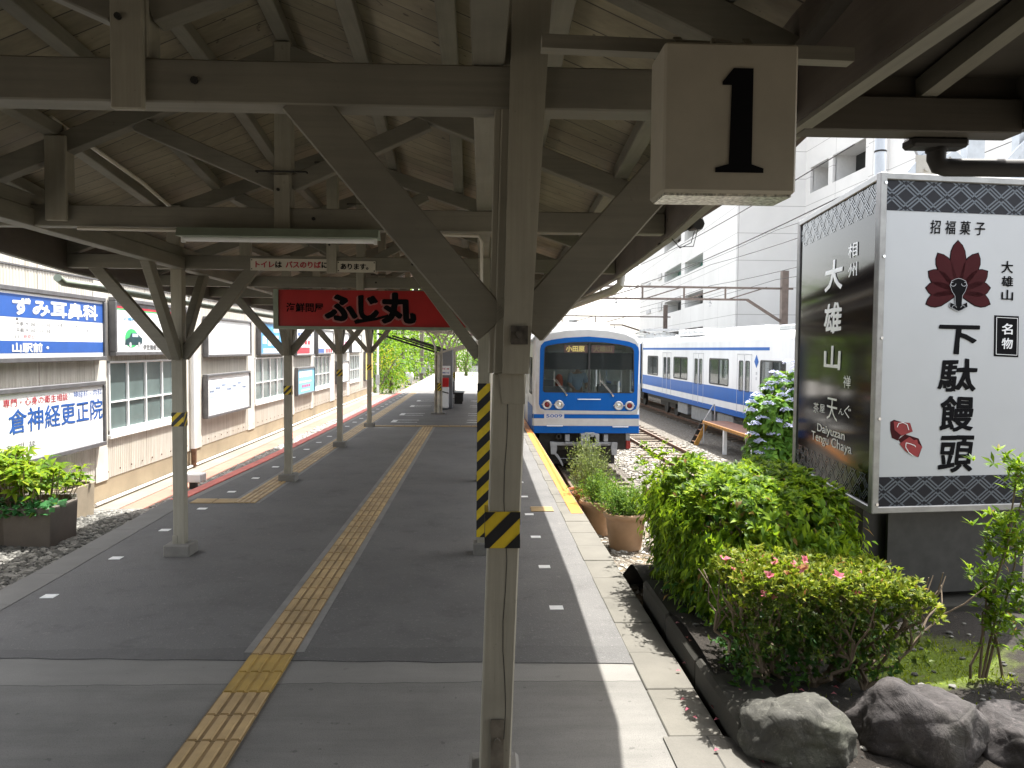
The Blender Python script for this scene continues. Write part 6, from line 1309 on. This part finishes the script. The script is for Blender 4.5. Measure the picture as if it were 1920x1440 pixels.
# stepped front, right wing with deep window bands
MB().box(19.35, 24.5, 60.0, 60.4, -1.4, 40).build('front_wall', M['bldg'], wb)
wv = [(50.6, 55.4), (56.1, 59.2)]; hl = [rect(60-b, z, 60-a, z+1.9) for z in (4.0, 8.9, 13.9, 18.9) for a, b in wv]; hl += [rect(60-46, z, 60-40, z+1.9) for z in (4.0, 8.9, 13.9, 18.9)]
MB().plate([(0, -1.4), (30, -1.4), (30, 40), (0, 40)], hl, (24.5, 60.0, 0), Vector((0, -1, 0)), Zu, -.25 if False else -.25).build('wing_wall', M['bldg'], wb)
mr = MB(); mg = MB()
for h in hl:
    y0, z0_, y1, z1_ = 60-h[1][0], h[0][1], 60-h[0][0], h[2][1]
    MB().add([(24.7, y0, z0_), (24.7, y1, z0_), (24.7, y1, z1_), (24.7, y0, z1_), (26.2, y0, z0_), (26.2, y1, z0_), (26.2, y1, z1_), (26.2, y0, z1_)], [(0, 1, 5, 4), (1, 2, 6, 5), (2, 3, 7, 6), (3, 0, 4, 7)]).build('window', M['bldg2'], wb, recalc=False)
    MB().box(26.15, 26.2, y0, y1, z0_, z1_).build('window_pane', M['dark_pane'], wb)
MB().box(24.2, 24.55, 47.6, 49.6, -1.4, 40).build('pilaster', M['bldg'], wb); MB().box(24.55, 40, 29, 60, 39.6, 40).build('roof', M['bldg'], wb)
for k, (py0, py1) in enumerate(((420, 462), (512, 540), (566, 592))):
    a = fa(1213, py1); b = fa(1241, py0); h = b[1]-a[1]
    o1 = FA+FD*(a[0]+.2)+FN*.0
    for s0_, s1_, zz0, zz1, mt in ((a[0]-3.5, a[0]+.0, a[1]+.2, a[1]+h*.55, M['greyp']), (b[0]-.2, b[0]+2.6, a[1]+.1, b[1], M['bldg2'])):
        MB().prism(rect(s0_, zz0, s1_, zz1), FA+FN*.06, FD, Zu, -.05).build('service_door', mt, wb)
# ---------------------------------------------------------------- overhead line
gm = plain('brown_steel', (.13, .10, .085), .6, .2, .25)
def gantry(label, y, x0, x1, zt, zb, mast_x, mast_top, sp):
    g = thing('line_gantry', label, 'gantry', (mast_x, y, -1.3), 'steel gantries carrying the overhead wires')
    MB().box(mast_x-.15, mast_x+.15, y-.13, y+.13, -1.4, mast_top).build('mast', gm, g)
    mb = MB().bar((x0, y, zt), (mast_x+.4, y, zt-.05), .08, .09); mb.bar((x0, y, zb), (x1, y, zb), .08, .09); mb.bar((x1, y, zb), (mast_x-.1, y, zb-1.0 if zb else 0), .09, .12); mb.build('chord', gm, g)
    mb = MB(); x = x0
    while x < x1+.1:
        mb.bar((x, y, zb), (x, y, zt), .07, .06)
        if x+sp < mast_x: mb.bar((x+.1, y, zb), (min(x+sp, mast_x), y, zt), .05, .05)
        x += sp
    mb.build('lattice', gm, g)
    mb = MB()
    for x in (2.7, 6.1, 10.4): mb.tube([(x, y, zb), (x, y, zb-.35)], .02, 5); mb.lathe([(.02, 0), (.07, -.04), (.07, -.08), (.02, -.12)], (x, y, zb-.12), 10)
    mb.build('insulator', M['steel'], g); return g
gantry('nearer lattice gantry with a square mast behind the parked train', 36, 1.6, 12.1, 5.0, 4.43, 13.82, 5.76, 1.9)
gantry('slender distant gantry whose dark mast stands left of the white building windows', 62, -1.5, 11.0, 4.75, 4.05, 14.4, 5.63, 2.6)
for k, (x, z, lab) in enumerate(((10.4, 6.0, 'upper wire over the parked train'), (10.4, 5.05, 'contact wire over the parked train'), (6.1, 4.75, 'contact wire over the second track'), (6.1, 5.5, 'upper wire over the second track'), (2.75, 4.6, 'contact wire over the arriving train'), (13.4, 5.35, 'feeder wire beside the gantry masts'), (13.4, 7.6, 'highest feeder wire crossing the white building'))):
    mb = MB(); pts = []
    for seg in ((13, 36), (36, 62), (62, 95)):
        for q in range(8): f = q/8; pts.append((x, seg[0]+(seg[1]-seg[0])*f, z-.18*4*f*(1-f)))
    mb.tube(pts, .012, 4); o = mb.build('overhead_wire', M['iron']); reg(o, 'thin '+lab, 'wire', 'overhead wires')
fm = thing('distant_pole', 'short dark pole on the skyline above the arriving train', 'pole', (9.0, 78, -1.3)); MB().tube([(9.0, 78, -1.3), (9.0, 78, 5.0)], .3, 8).build('shaft', gm, fm); MB().tube([(9.0, 78, 3.6), (9.0, 78, 5.0)], .42, 8).build('signal_head', M['steel'], fm)
# steel frame and pipe behind the big sign
sf = thing('steel_trestle', 'pale rust streaked steel frame with braces rising behind the framed sign', 'frame', (6.6, 11.5, -.4))
rm = concrete('rust_streaked_white_steel', (.58, .56, .50), .2, 2.5, .05); 
for x, y, w_ in ((6.62, 11.6, .30), (8.4, 13.5, .3), (9.3, 13.5, .3)): MB().box(x-w_/2, x+w_/2, y-.1, y+.1, -.5, 7).build('column', rm if x < 7 else M['galv'], sf)
mb = MB().bar((5.9, 11.5, 5.9), (6.55, 11.5, 4.75), .06, .16); mb.bar((6.45, 11.45, 4.95), (5.4, 11.45, 3.8), .05, .12); mb.bar((7.2, 13.4, 6.2), (8.6, 13.4, 4.9), .06, .14); mb.bar((8.2, 13.3, 4.6), (9.9, 13.3, 6.4), .06, .1); mb.bar((6.7, 11.5, 4.9), (8.0, 11.5, 5.9), .03, .04); mb.bar((5.2, 11.6, 6.6), (10.5, 11.6, 6.6), .15, .3)
mb.build('brace', M['galv'], sf); MB().box(6.28, 6.5, 11.42, 11.45, 4.55, 4.95).lathe([(0, -.03), (.03, -.03), (.03, 0)], (6.42, 11.42, 4.75), 8, axis='y').build('gusset_plate', rm, sf)
gp = thing('grey_pipe', 'grey vertical pipe with a strap behind the left corner of the framed sign', 'pipe', (4.85, 9.6, -.4))
MB().tube([(4.83, 9.6, -.4), (4.83, 9.6, 6)], .066, 14).build('shaft', M['galv'], gp, smooth=True); MB().tube([(4.83, 9.6, 4.52), (4.83, 9.6, 4.54)], .071, 14).build('strap', M['iron'], gp)

# ---------------------------------------------------------------- the far end of the platform
yd = MB().box(-3.9, 6, 40.2, 72, -1.4, -.012).build('far_yard', concrete('pale_yard', (.45, .43, .40), .3, 1), kind='structure')
scn = thing('steel_canopy', 'farther slim steel canopy with curved brackets on rust stained posts', 'canopy', (-1.35, 30, 0))
cm = plain('cream_steel', (.50, .46, .38), .5, .1, .25, 5)
for k, y in enumerate((25.6, 29.6, 33.4, 37)):
    x = -1.36+.02*k
    p = MB().box(x-.125, x-.09, y-.07, y+.07, 0, 2.0).box(x+.09, x+.125, y-.07, y+.07, 0, 2.0).box(x-.09, x+.09, y-.015, y+.015, 0, 2.0).tube([(x+.02, y-.05, 0), (x+.02, y-.05, 1.9)], .055, 10).build('post', cm, scn)
    MB().box(x-.22, x+.22, y-.16, y+.16, -.01, .05).build('base_plate', M['plinth'], p)
    mb = MB(); hazard(mb, x-.03, x+.09, y-.115, y-.02, .75, 1.0, .1, .002); mb.build('hazard_tape', [M['yel'], M['blk']], p)
    for s in (-1, 1): MB().tube([(x+s*.09, y, 1.85), (x+s*.11, y, 2.15), (x+s*.22, y, 2.45), (x+s*.42, y, 2.66), (x+s*.75, y, 2.78)], .032, 8).build('curved_bracket', cm, scn, smooth=True)
    MB().bar((x-.05, y, 1.97), (x-1.95, y, 2.56), .05, .06).build('tie_rod', M['iron'], scn); MB().bar((x+.05, y, 1.96), (x+1.6, y, 2.46), .05, .06).build('tie_rod', cm, scn)
    MB().bar((x, y, 2.78), (x-2.1, y, 2.98), .07, .1).bar((x, y, 2.78), (x+2.2, y, 2.98), .07, .1).build('rafter', cm, scn)
for k in range(4): MB().box(-3.3+k*.6, -3.25+k*.6, 22.0, 38, 3.03-.05*k, 3.08-.05*k).build('purlin', M['iron'], scn); MB().box(-.95+k*.5, -.9+k*.5, 22.0, 38, 2.88+.04*k, 2.93+.04*k).build('purlin', M['iron'], scn)
MB().add([(-3.5, 21.9, 3.1), (-1.35, 21.9, 2.9), (-1.35, 38.2, 2.9), (-3.5, 38.2, 3.1)], [(0, 1, 2, 3)]).add([(-1.35, 21.9, 2.9), (.95, 21.9, 3.12), (.95, 38.2, 3.12), (-1.35, 38.2, 2.9)], [(0, 1, 2, 3)]).build('roof_sheet', M['sheet'], scn)
kd = thing('ticket_kiosk', 'grey kiosk with a white and red machine and a red arrow notice', 'kiosk', (-1.2, 27.8, 0))
MB().box(-1.42, -1.0, 27.75, 28.6, 0, 2.05).build('wall', plain('grey_kiosk', (.20, .205, .21), .6, 0, .1), kd)
mc = MB().box(-1.44, -1.10, 27.3, 27.74, .05, .78).build('machine', M['signw'], kd, bevel=.03); MB().prism([(0, 0), (.42, 0), (.42, .30), (.12, .30)], (-1.43, 27.31, .785), (0, 1, 0), (0, 0, 1), .32).build('red_top', M['redsign'], mc); MB().bar((-1.44, 27.29, .66), (-1.10, 27.29, .57), .02, .035).build('black_band', M['blk'], mc)
nt = MB().box(-1.42, -1.06, 27.70, 27.745, 1.18, 1.50).build('notice', M['signw'], kd)
mb = MB(); letters(mb, 'のりば', (-1.40, 27.70, 1.37), (1, 0, 0), (0, 0, 1), .17, .065, .03); mb.prism([(0, .02), (.05, .02), (.05, 0), (.09, .035), (.05, .07), (.05, .05), (0, .05)], (-1.19, 27.698, 1.36), (1, 0, 0), (0, 0, 1), .001); mb.build('red_lettering', M['txtred'], nt)
letters(MB(), '乗場のりば', (-1.36, 27.70, 1.23), (1, 0, 0), (0, 0, 1), .26, .06, .03).build('blue_lettering', M['txtblue'], nt)
bn = thing('platform_bench', 'dark bench backing onto the posts beyond the kiosk', 'bench', (-.95, 31, 0)); MB().box(-1.05, -.65, 30.2, 31.8, .38, .44).build('seat', M['blk'], bn); MB().box(-1.08, -1.02, 30.2, 31.8, .45, .85).build('backrest', M['blk'], bn)
for yq in (30.3, 31.7): MB().box(-1.0, -.7, yq-.03, yq+.03, 0, .38).build('leg', M['iron'], bn)
# pole, signal, fence, house
for nm, lab, x, y, z0_, z1_, r in (('white_pole', 'slim white pole by the end of the shed', -6.2, 48.2, -1, 3.2, .07), ('concrete_pole', 'pale concrete pole among the trees', -5.7, 77, -1.2, 6.5, .22), ('concrete_pole', 'thin distant concrete pole half lost in foliage', -9.3, 95, -1.2, 9, .2)):
    t_ = thing(nm, lab, 'pole', (x, y, z0_)); MB().tube([(x, y, z0_), (x, y, z1_)], r, 10, r2=r*.8).build('shaft', M['signw'] if r < .1 else M['gutterc'], t_, smooth=True); MB().box(x-r*1.6, x+r*1.6, y-r*1.6, y-r*.5, z0_+.9, z0_+1.5).build('box', M['steel'], t_)
sgn = thing('dwarf_signal', 'little white ground signal lamp beside the curving track', 'signal', (-6.1, 68, -1)); q_ = at(768, 708, y=68)
MB().lathe([(0, .5), (.28, .42), (.36, .1), (.30, -.2), (.2, -.5)], (q_.x, 68, q_.z), 14).build('hood', M['signw'], sgn, smooth=True); MB().tube([(q_.x, 68, -1.1), (q_.x, 68, q_.z-.3)], .16, 8).build('stub', M['iron'], sgn)
fe = thing('wire_fence', 'pale green wire fence with thin posts beyond the curving track', 'fence', (-6, 84, -1))
for k in range(7): MB().tube([(-8.5+k*.75, 80+k*1.0, -1.1), (-8.5+k*.75, 80+k*1.0, 1.5)], .05, 6).build('post', M['galv'], fe)
mb = MB()
for k in range(9): mb.bar((-8.5, 80, -.8+k*.26), (-3.9, 86.1, -.8+k*.26), .025, .025)
for k in range(40): f = k/39; mb.bar((-8.5+4.6*f, 80+6.1*f, -.9), (-8.5+4.6*f, 80+6.1*f, 1.4), .02, .02)
mb.build('mesh', M['sfg'], fe)
hs = thing('far_house', 'small white house wall at the far end of the yard', 'house', (-.2, 80, 0)); MB().box(-1.2, 2.2, 80, 86, -1, 3.4).build('wall', M['bldg2'], hs); MB().prism([(-1.6, 3.4), (2.6, 3.4), (.5, 5)], (0, 79.5, 0), (1, 0, 0), (0, 0, 1), -7).build('roof', M['sheet'], hs)
for x in (-.6, .5): MB().box(x-.3, x+.3, 79.95, 80.02, .4, 2.2).build('window', M['dkglass'], hs)
# trees and shrubs at the far left
def tree(name, label, c, h, w_, mat, n, leafsz, seed, group='trees beyond the tracks', trunk=True):
    t_ = thing(name, label, 'tree', c, group); r0 = random.Random(seed); cs, rs2 = [], []
    for k in range(15):
        f = r0.uniform(.05, 1); s = w_*(.30+.26*(1-abs(f-.45)))*r0.uniform(.5, 1); cs.append((c[0]+r0.gauss(0, w_*.27), c[1]+r0.gauss(0, w_*.25), c[2]+h*f)); rs2.append((s, s, s*r0.uniform(.8, 1.3)))
    clump('crown', cs, rs2, n, leafsz, leafsz*.45, mat, t_, up=-.3, shell=.35)
    mb = MB(); limb(mb, (c[0], c[1], c[2]-.2), (c[0]+.1, c[1], c[2]+h*.8), .14, .04, .06, 6, 7)
    for k in range(6): q = r0.choice(cs); limb(mb, (c[0], c[1], c[2]+h*r0.uniform(.15, .5)), q, .05, .015, .05)
    mb.build('trunk', M['bark'], t_)
    return t_
for k, (x, y, h, w_, m, lab) in enumerate(((-8.4, 55, 6.5, 3.4, 'tree', 'bushy mid green tree first behind the shed end'), (-7.6, 63, 7.5, 3.4, 'bamboo', 'light green weeping tree right of the golden shrub'), (-7.0, 72, 8, 3.6, 'bamboo', 'tall pale green tree left of the concrete pole'), (-6.9, 82, 9, 4, 'tree', 'mid green tree behind the fence'), (-5.0, 92, 9, 4.5, 'bamboo', 'feathery light green tree right of the concrete pole'), (-10.5, 66, 9, 5, 'tree', 'taller green tree standing behind the others'), (-3.4, 108, 10, 5, 'tree', 'distant round green tree behind the steel canopy post'), (-12, 90, 12, 7, 'conif', 'dark tall tree at the back of the grove'), (-6.5, 118, 13, 8, 'tree', 'large hazy green tree closing the view'))):
    tree('broadleaf_tree', lab, (x, y, -1), h, w_, M[m], 1500, .24+.0025*y, k)
tree('golden_shrub', 'yellow orange shrub at the end of the shed', (-6.9, 54, -1), 3.1, 1.8, M['gold'], 800, .16, 21, 'shrubs by the end of the shed')
tree('dark_shrub', 'dark green shrub in front of the golden one', (-6.55, 50.5, -1), 2.6, 1.3, M['conif'], 700, .15, 22, 'shrubs by the end of the shed')
tree('green_shrub', 'bright green shrub with violet flowers leaning towards the track', (-6.2, 55, -1), 2.0, 1.7, M['bamboo'], 800, .14, 23, 'shrubs by the end of the shed')
tree('round_shrub', 'small round light green shrub lowest in the group', (-6.5, 48.8, -1), .95, .9, M['bamboo'], 500, .09, 24, 'shrubs by the end of the shed')
tree('yard_shrub', 'clipped green shrub standing in the sunlit yard beyond the canopy', (-1.15, 62, 0), 2.8, 1.0, M['tree'], 900, .16, 25, 'shrubs in the yard'); 
# ---------------------------------------------------------------- unseen station house, walls and ceiling shaped to darken the canopy
sh = thing('station_house', 'dark timber station house around the viewpoint with an open passage', 'building', (0, -4, 0))
MB().box(-4.6, -4.45, -14, -4.0, -.6, 4.0).box(-4.45, -2.2, -4.2, -4.0, 0, 3.4).box(2.4, 7.5, -4.2, -4.0, 0, 3.4).box(-4.45, 7.5, -14, -13.8, 0, 3.4).box(-4.6, -1.5, -2.3, -2.15, 0, 3.9).box(1.8, 7.5, -2.3, -2.15, 0, 3.9).box(-1.5, 1.8, -2.3, -2.15, 2.5, 3.9).box(7.5, 7.6, -14, -1.5, 0, 3.4).build('wall', plain('brown_station_wall', (.16, .13, .10), .7), sh)  # nearer front walls and lintel added to keep light off the beam faces
MB().box(-5, 8, -14.2, -1.45, 3.9, 4.05).build('ceiling', M['dwood'], sh)
MB().box(-4.45, 7.5, -14, -3.0, -.02, -.003).build('floor', M['conc'], sh)
